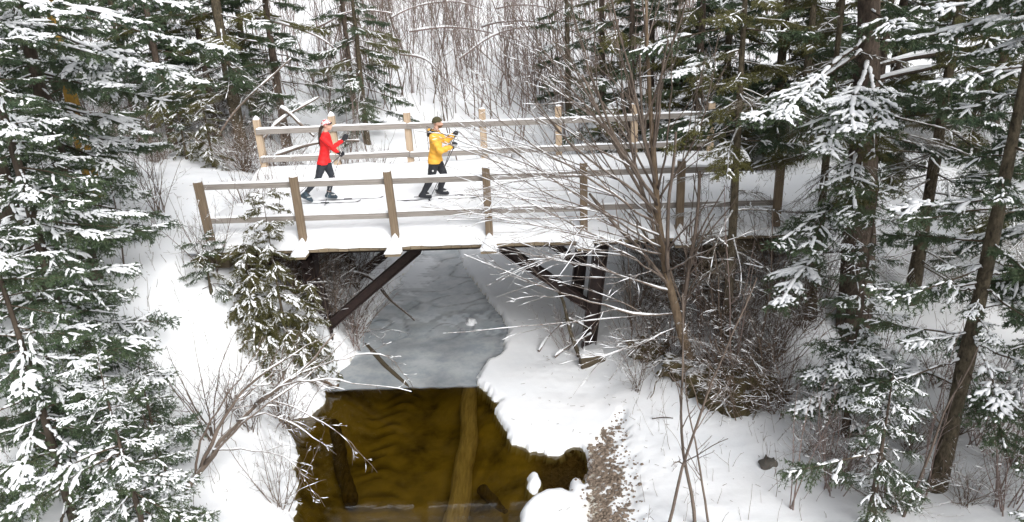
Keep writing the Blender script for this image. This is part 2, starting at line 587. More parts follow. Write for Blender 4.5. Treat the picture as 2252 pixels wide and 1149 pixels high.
me = mesh_from('ground', grid_arrays(gx, gy, gh), M['ground'])
for nm, arr in (('bare', gbare), ('gravel', ggrav), ('debris_shade', gtrough)):
    a = me.attributes.new(nm, 'FLOAT', 'POINT')
    a.data.foreach_set('value', arr.astype(np.float32).ravel())
tag(put('ground', me), 'snow covered banks and hillside around the stream', kind='structure')

# water surface
wx, wy = np.meshgrid(np.arange(0.6, 8.3, 0.06), np.r_[np.arange(-14, -0.8, 0.3), np.arange(-0.8, 0.2, 0.02), np.arange(0.2, 14.6, 0.06)])
wd = poly_dist(wx, wy, POLY)
me = mesh_from('water', grid_arrays(wx, wy, np.full(wx.shape, WATER)), M['water'])
ic = sstep(2.2, 3.6, wy + 0.5 * wob(wx, wy, 1.6, 41) + 0.25 * wob(wx, wy, 0.5, 42))
rim = sstep(-0.35, -0.08, wd) * sstep(0.4, 1.2, wy)
patch = sstep(0.15, 0.5, wob(wx, wy, 1.1, 43) + 0.5 * wob(wx, wy, 0.35, 44)) * sstep(1.0, 2.4, wy)
leftp = sstep(3.7, 3.0, wx + 0.3 * wob(wx, wy, 0.7, 45)) * sstep(0.8, 2.2, wy)
thin = 0.58 * sstep(-0.44, -0.32, wy + 0.03 * wob(wx, wy, 0.4, 40, 9)) * (0.85 + 0.22 * wob(wx, wy, 1.5, 39, 9))  # thin-ice tone also paints the sky reflection, ending at the mirrored far deck edge
ice_sky = np.clip(np.maximum.reduce([thin, ic * 0.75, rim * 0.8, patch * 0.8, leftp * 0.65]), 0, 0.95)
white = sstep(0.0, 0.35, np.minimum(0.55 - np.hypot((wx - 2.9 - 0.05 * (wy - 6)) / 1.1, (wy - 5.9) / 3.2) * 0.75, 1) + 0.18 * wob(wx, wy, 0.8, 46) + 0.1 * wob(wx, wy, 0.25, 47))
white = np.maximum(white, 0.75 * sstep(0.75, 1.0, wob(wx, wy, 0.8, 48) + 0.3 * wob(wx, wy, 0.22, 49)) * ic)
slush = sstep(-0.32, -0.02, wd) * sstep(3.4, 4.2, wx) * sstep(0.2, 0.8, wy) * sstep(5.5, 4.0, wy)
ice_sky = ice_sky * (1 - 0.75 * slush * (0.6 + 0.4 * wob(wx, wy, 0.18, 50, 12)).clip(0, 1))
floe = sstep(0.35, 0.5, wob(wx, wy, 0.9, 51, 10) + 0.25 * wob(wx, wy, 0.25, 52, 10)) * sstep(1.6, 3.2, wy) * sstep(4.9, 4.2, wx)
white = np.maximum(white, 0.6 * floe)
crack = np.exp(-(wob(wx, wy, 1.4, 53, 9) / 0.05) ** 2) * sstep(1.2, 2.5, wy)
ice_sky = ice_sky * (1 - 0.5 * crack)
ice_sky = np.maximum(ice_sky, white * 0.97)
for nm, arr in (('ice', ice_sky), ('white', white)):
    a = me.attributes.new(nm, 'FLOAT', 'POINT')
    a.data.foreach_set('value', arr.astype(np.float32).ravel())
tag(put('stream_water', me), 'dark amber stream with grey ice and painted sky reflection under the bridge', kind='structure')

# ------------------------------------------------------------------ footbridge
S = 1.83
WID = 4.447
FX0 = -0.339
bridge = empty('footbridge', (5.0, 2.2, -3.0), 'timber footbridge with post and rail fences crossing the stream on dark steel legs', 'footbridge')
BO = np.array([5.0, 2.2, -3.0])
rb = random.Random(5)


def bpart(name, lo, hi, mat, bevel=0.008, rot=None):
    lo, hi = np.array(lo, float), np.array(hi, float)
    c = (lo + hi) / 2
    o = MB().box(lo - c, hi - c, 0, bevel).build(name, M[mat], bridge, smooth=False, loc=c - BO)
    if rot:
        o.rotation_euler = rot
    return o


# transverse deck planks
x = -0.25
while x < 11.3:
    w = rb.uniform(0.185, 0.2)
    e = rb.uniform(-0.012, 0.012)
    bpart('deck_plank', (x, -0.235 + e, -0.07), (x + w, 4.66 + e, 0.0), 'beam_wood', 0.006)
    x += w + 0.008
for y in (-0.02, 4.43):                      # nailing boards under the plank ends
    bpart('edge_board', (0.2, y - 0.10, -0.12), (10.9, y - 0.05, -0.0725), 'beam_wood', 0.004)
for y in (0.95, 2.2, 3.55):                  # steel stringers
    m = MB()
    m.box((-5.0, -0.012, -0.2), (5.0, 0.012, 0.2))
    m.box((-5.0, -0.09, 0.2), (5.0, 0.09, 0.217))
    m.box((-5.0, -0.09, -0.217), (5.0, 0.09, -0.2))
    m.build('steel_stringer', M['steel'], bridge, False, np.array([5.3, y, -0.2925]) - BO)


def hbeam(name, a, b, w=0.26, d=0.26, th=0.022):
    """Steel H section from a to b."""
    a, b = Vector(a), Vector(b)
    ax = (b - a)
    L = ax.length
    m = MB()
    m.box((-w / 2, -d / 2, 0), (w / 2, -d / 2 + th, L))
    m.box((-w / 2, d / 2 - th, 0), (w / 2, d / 2, L))
    m.box((-th / 2, -d / 2 + th, 0), (th / 2, d / 2 - th, L))
    o = m.build(name, M['steel'], bridge, False, np.array(a) - BO)
    o.rotation_mode = 'QUATERNION'
    o.rotation_quaternion = ax.to_track_quat('Z', 'Y')
    return o


for y, xb in ((0.95, 7.44), (3.55, 7.30)):
    hbeam('steel_leg', (xb - 0.02, y, H(xb, y) - 0.25), (xb + 0.29, y, -0.52), 0.28, 0.30)
    hbeam('steel_strut', (xb + 0.06, y, -1.95), (5.66, y, -0.50), 0.20, 0.20)
    hbeam('steel_leg', (1.75, y, -3.0), (1.55, y, -0.52), 0.28, 0.30)
    hbeam('steel_strut', (1.75, y, -2.25), (3.90, y, -0.50), 0.20, 0.20)
bpart('steel_crossbeam', (7.59, 0.6, -0.72), (7.72, 3.9, -0.56), 'steel', 0)
bpart('steel_crossbeam', (1.50, 0.6, -0.72), (1.63, 3.9, -0.56), 'steel', 0)

# log cribs at both ends
for xa, sg in ((0.55, 1), (9.75, -1)):
    zt = -0.24
    for k in range(4):
        r = rb.uniform(0.105, 0.13)
        xx = xa + sg * 0.01 * k
        P = np.array([(xx - xa + rb.uniform(-.02, .02), -0.05 + 4.5 * i / 7, rb.uniform(-.012, .012)) for i in range(8)])
        MB().tubes(P, np.full(8, r) * np.array([rb.uniform(.93, 1.06) for _ in range(8)]), 10).build('crib_log', M['crib_wood'], bridge, True, np.array([xa, 0, zt - r]) - BO)
        zt -= 2 * r + 0.004
bpart('bearing_timber', (-0.35, -0.34, -0.30), (0.42, -0.08, -0.125), 'crib_wood', 0.01)
bpart('bearing_timber', (9.85, -0.34, -0.30), (11.1, -0.08, -0.125), 'crib_wood', 0.01)


def snow_strip(x0, x1, y0, y1, z, h, seed, parent, name='rail_snow', nx=None):
    """A long low cushion of snow on a rail."""
    L = x1 - x0
    nx = nx or max(6, int(L / 0.07))
    g = np.random.default_rng(seed)
    u = np.linspace(0, 1, nx)
    a = np.linspace(0, np.pi, 7)
    hh = h * (0.75 + 0.35 * wob(u * L, u * 0, 0.8, seed) + 0.12 * wob(u * L, u * 0, 0.2, seed + 1))
    hh = np.clip(hh, 0.008, None) * np.minimum(1, np.minimum(u, 1 - u) * L / 0.04 + 0.15)
    yc, hw = (y0 + y1) / 2, (y1 - y0) / 2
    jit = 1 + 0.06 * wob(u * L, u * 0, 0.3, seed + 2)
    X = np.broadcast_to((x0 + u * L)[:, None], (nx, 7))
    Y = yc - hw * np.cos(a)[None] * jit[:, None]
    Z = z + hh[:, None] * np.sin(a)[None] ** 0.6
    o = mesh_from(name, grid_arrays(X - (x0 + x1) / 2, Y - yc, Z - z), M['snow_fine'])
    return put(name, o, parent, np.array([(x0 + x1) / 2, yc, z]) - (BO if parent is bridge else 0))


def snow_cap(parent, loc, r, h, seed):
    g = np.random.default_rng(seed)
    m = MB()
    rings, k = 6, 12
    V = []
    for i in range(rings):
        f = i / (rings - 1)
        rr = r * (1 - f ** 1.7) * 1.02 + 0.004
        for j in range(k):
            a = j / k * 2 * np.pi
            sq = 1 / max(abs(math.cos(a)), abs(math.sin(a))) ** (0.55 * (1 - f))
            V.append((rr * sq * math.cos(a) * g.uniform(.93, 1.05), rr * sq * math.sin(a) * g.uniform(.93, 1.05), h * f))
    q = [(i * k + j, i * k + (j + 1) % k, (i + 1) * k + (j + 1) % k, (i + 1) * k + j) for i in range(rings - 1) for j in range(k)]
    m.add(V, q, [((rings - 1) * k, (rings - 1) * k + j, (rings - 1) * k + j + 1) for j in range(1, k - 1)])
    return m.build('snow_cap', M['snow_fine'], parent, True, loc)


def post(x, y, z0, z1, mat, cap, lean=0.0, w=0.14):
    c = np.array([x, y, z0])
    m = MB().box((-w / 2, -w / 2, 0), (w / 2, w / 2, z1 - z0), 0, 0.012)
    o = m.build('post', M[mat], bridge, False, c - BO)
    o.rotation_euler = (0, lean, 0)
    if cap:
        snow_cap(o, (0, 0, z1 - z0 - 0.004), w / 2, cap, int(x * 31 + y * 7) % 997)
    return o


near_lean = [-0.03, -0.012, -0.03, 0.0, 0.005, 0.0, 0.0]
near_top = [1.36, 1.40, 1.44, 1.45, 1.47, 1.44, 1.42]
near_cap = [0.02, 0.075, 0.035, 0.02, 0.02, 0.02, 0.03]
for i in range(7):
    post(S * i, 0.0, -0.06 if 0 < i < 6 else -0.3, near_top[i], 'post_wood', near_cap[i], near_lean[i])
far_cap = [0.10, 0.115, 0.05, 0.03, 0.03, 0.03, 0.03]
for i in range(7):
    post(FX0 + S * i, WID, -0.3, [1.72, 1.74, 1.75, 1.77, 1.77, 1.74, 1.7][i], 'post_pale', far_cap[i], [-.02, -.008, 0, 0, 0, 0, 0][i], 0.155)


def rails(xs_, y, zs, hgt, mat, seed, th=0.05):
    for z in zs:
        for i in range(len(xs_) - 1):
            a, b = xs_[i], xs_[i + 1]
            dz = rb.uniform(-0.012, 0.012)
            o = bpart('rail', (a + 0.003, y - th / 2, z - hgt / 2 + dz), (b - 0.003, y + th / 2, z + hgt / 2 + dz), mat, 0.005, (rb.uniform(-.03, .03), rb.uniform(-.006, .006), 0))
            seed += 5
            sn = snow_strip(-(b - a) / 2 + 0.01, (b - a) / 2 - 0.01, -th / 2 - 0.008, th / 2 + 0.008, hgt / 2 - 0.004, 0.045, seed, o)


NX = [S * i for i in range(7)]
rails(NX, 0.0705 + 0.0255, (1.225, 0.545), 0.118, 'rail_wood', 100)
FXS = [FX0 - 0.06] + [FX0 + S * i for i in range(1, 7)]
rails(FXS, WID - 0.078 - 0.0255, (1.43, 0.74), 0.135, 'rail_wood', 300)

# outriggers that brace the near and far posts
for i in range(1, 6):
    bpart('outrigger', (S * i - 0.15, -0.50, -0.115), (S * i + 0.15, -0.236, -0.05), 'beam_wood', 0.006)

# snow lying on the deck: rounded along the near edge, banked up along the far fence
sx, sy_ = np.meshgrid(np.arange(-0.45, 11.5, 0.05), np.r_[-0.262, -0.262, -0.258, -0.25, -0.235, -0.21, np.arange(-0.18, 0.5, 0.05), np.arange(0.5, 4.75, 0.08)])
edge = -0.262 + 0.03 * wob(sx, sx * 0, 0.9, 61) + 0.012 * wob(sx, sx * 0, 0.25, 62)
tt = np.clip((sy_ - (-0.262)) / 0.75, 0, 1)
prof = 0.55 * (1 - (1 - np.clip(tt * 4.5, 0, 1)) ** 2) ** 0.5 + 0.45 * sstep(0.1, 1, tt)
top = 0.25 * prof + 0.30 * sstep(2.9, 4.3, sy_) - 0.18 * sstep(4.45, 4.75, sy_)
top = top + 0.012 * wob(sx, sy_, 1.2, 63) * tt + 0.006 * wob(sx, sy_, 0.3, 64) * tt + 0.03 * wob(sx, sy_ * 0.4, 1.6, 65) * sstep(2.8, 3.6, sy_)
for yt in (2.08, 2.32, 1.2, 3.1):
    top = top - 0.03 * np.exp(-((sy_ - yt) / 0.04) ** 2)
top = top - 0.10 * np.exp(-((sx[:, :, None] - np.array(NX)[None, None]) / 0.16) ** 2).sum(-1) * sstep(0.2, -0.05, sy_) * 0.6
sy2 = sy_ + (edge + 0.262) * (1 - tt)
sz = np.where(np.arange(sx.shape[0])[:, None] == 0, -0.002, np.maximum(top, 0.004))
me = mesh_from('deck_snow', grid_arrays(sx, sy2, sz), M['snow'])
tag(put('deck_snow', me), 'thick blanket of snow on the bridge deck with ski tracks', 'snow', kind='stuff')
for i in range(1, 6):
    g = np.random.default_rng(70 + i)
    k, rings = 16, 9
    V = []
    for a in range(rings):
        f = a / (rings - 1)
        for j in range(k):
            an = j / k * 2 * np.pi
            rr = (1 - f) ** 0.7 * g.uniform(0.94, 1.05) + 0.05
            sq = 1 / max(abs(math.cos(an)), abs(math.sin(an))) ** (0.8 * (1 - f))
            yy = -0.37 + 0.15 * rr * sq * math.sin(an) + 0.30 * f
            V.append((S * i + 0.16 * rr * sq * math.cos(an), yy, -0.052 + (0.20 + 0.03 * i % 0.08) * f ** 1.1))
    q = [(a * k + j, a * k + (j + 1) % k, (a + 1) * k + (j + 1) % k, (a + 1) * k + j) for a in range(rings - 1) for j in range(k)]
    o = MB().add(np.array(V) - BO, q, [((rings - 1) * k, (rings - 1) * k + j, (rings - 1) * k + j + 1) for j in range(1, k - 1)]).build('snow_heap', M['snow_fine'], bridge)

# ------------------------------------------------------------------ conifer boughs
def rotvec(d, ax, ang):
    """Rotate vectors d (..,3) about unit axes ax by ang (Rodrigues)."""
    c, s = np.cos(ang)[..., None], np.sin(ang)[..., None]
    return d * c + np.cross(ax, d) * s + ax * (ax * d).sum(-1, keepdims=True) * (1 - c)


def unit(v):
    return v / (np.linalg.norm(v, axis=-1, keepdims=True) + 1e-9)


def blades(mb, P, D, L, W, m, g):
    """Needle blades: one thin triangle each from P along D."""
    n = len(P)
    side = unit(np.cross(D, g.normal(size=(n, 3))))
    V = np.stack([P - side * W[:, None] / 2, P + side * W[:, None] / 2, P + D * L[:, None]], 1)
    mb.add(V, None, np.arange(n * 3).reshape(-1, 3), m)


def make_bough(L, seed, snow=0.6, bare=0.25, dens=1.0, droop=0.12, needle=1.0, lump=1.0, width=0.36, dead=0.0):
    """A bough along +X of length L: woody axis, side sprays of needle shoots, snow lying on them.
    Materials: 0 twig, 1 needle, 2 snow."""
    g = np.random.default_rng(seed)
    mb = MB()
    N = 14
    s = np.linspace(0, 1, N)
    ph = g.uniform(0, 6)
    ax = np.stack([s * L, 0.05 * L * np.sin(s * 4 + ph) * s, -droop * L * s ** 1.6 + 0.06 * L * s ** 3 + 0.008 * L * np.sin(s * 9 + ph)], -1)
    r0 = 0.006 + 0.008 * L
    mb.tubes(ax, r0 * (1 - s * 0.85), 5, 0)

    def on(tv):
        return np.stack([np.interp(tv, s, ax[:, c]) for c in range(3)], -1)

    nl = int(L / 0.075 * dens)
    tl = np.sort(g.uniform(bare, 0.99, nl))
    sg = np.where(np.arange(nl) % 2 == 0, 1, -1)
    base = on(tl)
    tang = unit(on(np.minimum(tl + 0.02, 1)) - on(tl - 0.02))
    ang = np.radians(g.uniform(42, 68, nl)) * sg
    d0 = rotvec(tang, np.tile([0, 0, 1.0], (nl, 1)), ang)
    d0[:, 2] += g.normal(0, 0.10, nl) - 0.04
    d0 = unit(d0)
    ll = width * L * (0.18 + 0.95 * (1 - tl) ** 0.7) * np.minimum(1, 0.35 + (tl - bare) * 4) * g.uniform(0.55, 1.15, nl)
    ll = np.maximum(ll, 0.07)
    M_ = 6
    q = np.linspace(0, 1, M_)
    bend = rotvec(d0, np.tile([0, 0, 1.0], (nl, 1)), -ang * 0.35)
    lat = base[:, None] + d0[:, None] * (q[None, :, None] * ll[:, None, None]) * 0.75 + bend[:, None] * ((q ** 2)[None, :, None] * ll[:, None, None]) * 0.3
    lat[:, :, 2] -= (q ** 2)[None] * ll[:, None] * g.uniform(-0.02, 0.22, nl)[:, None]
    mb.tubes(lat, (0.0022 + 0.004 * ll)[:, None] * (1 - 0.75 * q)[None], 3, 0, cap=False)
    # sub-shoots
    P0, D0, L0 = [], [], []
    for i in range(nl):
        k = max(2, int(ll[i] / 0.042 * dens))
        tv = np.linspace(0.12, 1.0, k)
        p = np.stack([np.interp(tv, q, lat[i, :, c]) for c in range(3)], -1)
        tg = unit(lat[i, -1] - lat[i, 0])
        a = np.radians(g.uniform(32, 62, k)) * np.where(np.arange(k) % 2 == 0, 1, -1) * (tv < 0.97)
        dd = rotvec(np.tile(tg, (k, 1)), np.tile([0, 0, 1.0], (k, 1)), a)
        dd[:, 2] += g.normal(-0.05, 0.16, k)
        P0.append(p)
        D0.append(unit(dd))
        L0.append(np.clip(0.05 + 0.30 * ll[i] * (1.05 - tv), 0.05, 0.16) * g.uniform(0.7, 1.25, k))
    P0, D0, L0 = np.concatenate(P0), np.concatenate(D0), np.concatenate(L0)
    # also tip shoots of the axis
    k = int(L / 0.09)
    tv = g.uniform(bare + 0.2, 1, k)
    P0 = np.concatenate([P0, on(tv)])
    dd = np.tile([1.0, 0, 0], (k, 1)) + g.normal(0, 0.45, (k, 3)) * [1, 1, 0.6]
    D0 = np.concatenate([D0, unit(dd)])
    L0 = np.concatenate([L0, g.uniform(0.06, 0.13, k)])
    n_up = len(P0)
    if needle > 0:                      # shoots that hang below the spray and give it body
        k2 = int(n_up * 0.9)
        pk = g.integers(0, n_up, k2)
        hd = D0[pk] * g.uniform(0.3, 0.9, (k2, 1)) + g.normal(0, 0.35, (k2, 3))
        hd[:, 2] -= g.uniform(0.35, 1.1, k2)
        P0 = np.concatenate([P0, P0[pk]])
        D0 = np.concatenate([D0, unit(hd)])
        L0 = np.concatenate([L0, g.uniform(0.05, 0.15, k2)])
    ns = len(P0)
    sh = np.stack([P0, P0 + D0 * L0[:, None]], 1)
    mb.tubes(sh, np.tile([0.003, 0.002] if needle <= 0 else [0.0022, 0.0012], (ns, 1)), 3, 0, cap=False)
    if needle > 0:
        keep = g.random(ns) > dead
        Pk, Dk, Lk = P0[keep], D0[keep], L0[keep]
        nb = int(13 * needle)
        f = g.uniform(0.0, 1.0, (len(Pk), nb))
        pp = Pk[:, None] + Dk[:, None] * (f * Lk[:, None])[:, :, None]
        rd = g.normal(size=(len(Pk), nb, 3))
        rd[:, :, 2] *= 0.75
        rd[:, :, 2] -= 0.25
        dv = unit(unit(rd) * 0.85 + Dk[:, None] * 0.75)
        n = pp.size // 3
        blades(mb, pp.reshape(-1, 3), dv.reshape(-1, 3), g.uniform(0.03, 0.052, n), g.uniform(0.008, 0.0145, n), 1, g)
        # needles on the side branches themselves
        f = g.uniform(0.05, 1, (nl, 16))
        pp = lat[:, 0][:, None] + (lat[:, -1] - lat[:, 0])[:, None] * f[:, :, None]
        dv = unit(g.normal(size=(nl, 16, 3)) * [1, 1, .8] + d0[:, None] * 0.6)
        n = nl * 16
        blades(mb, pp.reshape(-1, 3), dv.reshape(-1, 3), g.uniform(0.03, 0.052, n), g.uniform(0.008, 0.0145, n), 1, g)
    if snow > 0:
        # patchy: whole sprays hold snow or have dropped it
        hold = (0.55 + 0.6 * np.sin(tl * 9 + ph * 2) * 0.5 + g.normal(0, 0.22, nl)) < snow + 0.12
        idx = np.where(hold)[0]
        for i in idx:
            a = g.uniform(0.0, 0.35)
            b = g.uniform(0.7, 1.04)
            u = np.linspace(a, b, 7)
            p = np.stack([np.interp(u, q, lat[i, :, c]) for c in range(3)], -1)
            rr = (0.014 + 0.035 * min(ll[i], 0.5)) * lump * np.array([.35, .8, 1, .95, 1.05, .8, .3]) * g.uniform(0.7, 1.3, 7)
            p[:, 2] += rr * 0.55 + 0.004
            p[:, :2] += g.normal(0, 0.006, (7, 2))
            mb.tubes(p, rr, 6, 2, flat=0.72)
        # fingers of snow on shoots
        own = np.concatenate([np.repeat(np.arange(nl), [max(2, int(ll[i] / 0.042 * dens)) for i in range(nl)]), np.full(n_up - sum(max(2, int(ll[i] / 0.042 * dens)) for i in range(nl)), -1)])
        pick = np.zeros(ns, bool)
        pick[:n_up] = (g.random(n_up) < snow * 0.8) & ((own < 0) | np.isin(own, idx))
        Pp, Dp, Lp = P0[pick], D0[pick], L0[pick]
        n = len(Pp)
        u = np.linspace(0.05, 1.0, 5)
        p = Pp[:, None] + Dp[:, None] * (u[None] * Lp[:, None] * g.uniform(.75, 1.05, (n, 1)))[:, :, None]
        rr = g.uniform(0.011, 0.021, (n, 1)) * lump * np.array([.55, 1, 1.05, 1, .45])[None] * g.uniform(.8, 1.2, (n, 5))
        p[:, :, 2] += rr * 0.6 + 0.003
        mb.tubes(p, rr, 5, 2, flat=0.75)
        for i in idx[g.random(len(idx)) < 0.5]:
            f = g.uniform(0.15, 0.8)
            c = lat[i, 0] + (lat[i, -1] - lat[i, 0]) * f
            rr = g.uniform(0.03, 0.06) * lump * min(1, 0.5 + ll[i])
            dv = unit(lat[i, -1] - lat[i, 0])
            p = c + dv * (np.linspace(-1, 1, 6) * rr * g.uniform(1.0, 1.7))[:, None]
            p[:, 2] += 0.012 + 0.3 * rr
            mb.tubes(p, rr * np.array([.25, .8, 1, 1, .75, .25]) * g.uniform(.85, 1.15, 6), 7, 2, flat=0.5)
        # along the axis
        segs = np.arange(0.05, 0.95, 0.13)
        for a in segs:
            if g.random() < snow + 0.15:
                u = np.linspace(a, a + g.uniform(.1, .15), 6)
                p = on(u)
                rr = (0.012 + 0.012 * L) * lump * 0.75 * np.array([.3, .9, 1, .9, 1, .3]) * g.uniform(.7, 1.25, 6)
                p[:, 2] += rr * .5 + r0 * (1 - a * .8) * .7
                mb.tubes(p, rr, 6, 2, flat=0.7)
    return mb.arrays()


def snow_on(mb, P, R, g, m=1, frac=0.6, minr=0.004, fat=0.9, extra=0.005, k=5):
    """A ridge of snow on the upper side of branches that are not too steep."""
    tg = unit(np.gradient(P, axis=1))
    flat = 1 - np.abs(tg[:, :, 2])
    B, N, _ = P.shape
    ph = g.uniform(0, 6.28, (B, 1))
    wave = 0.5 + 0.5 * np.sin(np.arange(N)[None] * g.uniform(0.5, 1.3, (B, 1)) + ph)
    on = np.clip((flat - 0.22) * 3.2, 0, 1) * np.clip((wave - (1 - frac)) * 4, 0, 1)
    rr = (R * fat + extra) * on
    sel = (rr.max(1) > 0.002) & (R.max(1) > minr)
    if not sel.any():
        return
    Q = P.copy()
    Q[:, :, 2] += R * 0.75 + rr * 0.35
    rr = np.maximum(rr, 0.0006)
    mb.tubes(Q[sel], rr[sel], k, m, flat=0.85, cap=False)


BOUGH_MATS = [M['twig_green'], M['needle'], M['snow_fine']]
BOUGHS = {}
for kind, kw in (('snowy', dict(snow=0.78, lump=1.1, needle=1.05)), ('light', dict(snow=0.42, lump=0.9, needle=1.1)), ('dark', dict(snow=0.13, lump=0.7, needle=1.35))):
    for L in (1.1, 1.8, 2.8):
        for v in range(2):
            arr = make_bough(L, 1000 + hash((kind, L)) % 1 + int(L * 10) * 7 + v * 31 + len(kind) * 101, bare=0.12 if L < 1.5 else 0.25 if L < 2 else 0.38,
                             width=0.42 if L < 1.5 else 0.34 if L < 2 else 0.27, dens=1.0 if L < 2 else 0.85, droop=0.10 + 0.03 * v, **kw)
            BOUGHS.setdefault((kind, L), []).append(mesh_from('bough', arr, BOUGH_MATS))
for v in range(3):          # dead lower branches: twigs only
    arr = make_bough(1.8, 4000 + v, snow=0.14, needle=0, lump=0.5, bare=0.06, width=0.36, droop=0.1 + 0.12 * v, dens=1.0)
    BOUGHS.setdefault(('dead', 1.8), []).append(mesh_from('dead_branch', arr, [M['twig_dead'], M['needle_olive'], M['snow_fine']]))
for v in range(2):
    arr = make_bough(1.8, 4100 + v, snow=0.15, needle=1.4, lump=0.7, bare=0.15, width=0.38, droop=0.15, dens=1.0, dead=0.08)
    BOUGHS.setdefault(('olive', 1.8), []).append(mesh_from('bough', arr, [M['twig_dead'], M['needle_olive'], M['snow_fine']]))
for v in range(3):
    arr = make_bough(1.1, 4200 + v, snow=0.3, needle=2.0, lump=1.15, bare=0.1, width=0.45, droop=0.30, dens=1.0)
    BOUGHS.setdefault(('cedar', 1.1), []).append(mesh_from('bough', arr, [M['twig_dead'], M['cedar'], M['snow_fine']]))
rt = np.random.default_rng(77)


def trunk_mesh(height, r, seed, mat, lean=(0, 0), k=12, rough=0.09):
    g = np.random.default_rng(seed)
    n = max(8, int(height / 0.35))
    s = np.linspace(0, 1, n)
    P = np.stack([lean[0] * s * height + 0.03 * np.sin(s * 7 + seed) * height * 0.06, lean[1] * s * height + 0.03 * np.cos(s * 6 + seed) * height * 0.06, s * height - 0.25], -1)
    P[:, :2] -= P[0, :2]
    R = r * (1 - 0.93 * s ** 0.9) * (1 + 0.35 * np.exp(-s * height * 3.0)) * g.uniform(1 - rough, 1 + rough, n)
    mb = MB().tubes(P, R, k, 0)
    return mb, P


def aim(o, d, roll=0.0):
    """Rotate an object so that its +X axis points along d with +Z kept up."""
    d = Vector([float(c) for c in d]).normalized()
    zz = Vector((0, 0, 1))
    yy = zz.cross(d).normalized()
    zz = d.cross(yy)
    m = Matrix((d, yy, zz)).transposed() @ Matrix.Rotation(roll, 3, 'X')
    o.rotation_mode = 'QUATERNION'
    o.rotation_quaternion = m.to_quaternion()


def add_bough(root, base, tip, kind, roll=0.0, name=None):
    """Hang a bough between two points (local to its tree)."""
    base, tip = np.asarray(base, float), np.asarray(tip, float)
    d = tip - base
    L = np.linalg.norm(d)
    opts = [k for k in BOUGHS if k[0] == kind]
    key = min(opts, key=lambda k: abs(math.log(k[1] / L)))
    lst = BOUGHS[key]
    me_ = lst[int(rt.integers(len(lst)))]
    if L > key[1] * 1.12:                # too far for one spray: a bare snowy limb carries it out
        nb = base + d * (1 - key[1] / L)
        u = np.linspace(0, 1.25 if key[1] / L < .7 else 1.1, 10)
        Pl = (nb - base)[None] * u[:, None]
        Pl[:, 2] += 0.05 * np.sin(u * 3) * L * 0.3
        Pl += rt.normal(0, 0.008, Pl.shape)
        Rl = np.linspace(0.012 + 0.009 * L, 0.014, 10)
        mb = MB().tubes(Pl, Rl, 6, 0)
        snow_on(mb, Pl[None], Rl[None], rt, 1, 0.9 if kind == 'snowy' else .5, fat=0.9, extra=0.01)
        mb.build('limb', [M['bark_dark'], M['snow_fine']], root, True, base)
        base, d, L = nb, tip - nb, key[1]
    o = put(name or ('dead_branch' if kind == 'dead' else 'bough'), me_, root, base)
    # the mesh droops a little: lift so that its end lands on the tip
    aim(o, d + np.array([0, 0, 0.06 * L]), roll)
    f = L / key[1]
    o.scale = (f, f * (1 if rt.random() < .5 else -1), f)
    return o


def conifer(name, label, base, height, r, n, zlo, zhi, lmax, kinds, cat='tree', lean=(0, 0), bark='bark', tips=(), group=None, az=None, seed=0, droop=(-0.32, 0.05), top=True, dead=0):
    """Trunk with n boughs in loose whorls between heights zlo and zhi; tips are boughs that reach a given world point."""
    base = np.asarray(base, float)
    root = empty(name, base, label, cat, group)
    mb, P = trunk_mesh(height, r, seed + 3, bark, lean)
    mb.build('trunk', M[bark], root)
    g = np.random.default_rng(seed)

    def axis_at(z):
        return np.array([np.interp(z, P[:, 2], P[:, c]) for c in range(3)])
    ga = g.uniform(0, 6.28)
    for i in range(n):
        f = (i + 0.5) / n
        z = zlo + (zhi - zlo) * f + g.normal(0, 0.08)
        a = (ga + i * 2.399 + g.normal(0, 0.35)) if az is None else math.radians(g.uniform(*az))
        taper = max(0.12, 1 - (z / height)) ** 0.75
        L = lmax * taper * g.uniform(0.65, 1.12)
        L = max(L, 0.45)
        el = droop[0] + (droop[1] - droop[0]) * (z / height) + g.normal(0, 0.09)
        b = axis_at(z)
        tp = b + np.array([math.cos(a) * math.cos(el), math.sin(a) * math.cos(el), math.sin(el)]) * L
        kd = kinds[int(g.integers(len(kinds)))]
        add_bough(root, b, tp, kd, g.normal(0, 0.16))
    for i in range(dead):
        z = g.uniform(0.6, zlo + 1.2)
        a = g.uniform(0, 6.28)
        b = axis_at(z)
        L = lmax * g.uniform(0.5, 0.9)
        el = g.uniform(-0.45, -0.05)
        add_bough(root, b, b + np.array([math.cos(a) * math.cos(el), math.sin(a) * math.cos(el), math.sin(el)]) * L, 'dead', g.normal(0, 0.4))
    for tip in tips:
        (px, py, Y, kd) = tip
        w = at(px, py, Y=Y) - base
        hd = np.linalg.norm(w[:2])
        b = axis_at(np.clip(w[2] + 0.22 * hd, 0.5, height * 0.9))
        add_bough(root, b, w, kd, rt.normal(0, 0.10))
    if top:                                # leader
        b = axis_at(height * 0.93)
        add_bough(root, b, b + np.array([0.05, 0.03, height * 0.1]), 'light')
    return root


def G(x, y):
    return (x, y, H(x, y))


SL = ['snowy', 'light', 'dark', 'snowy', 'light']
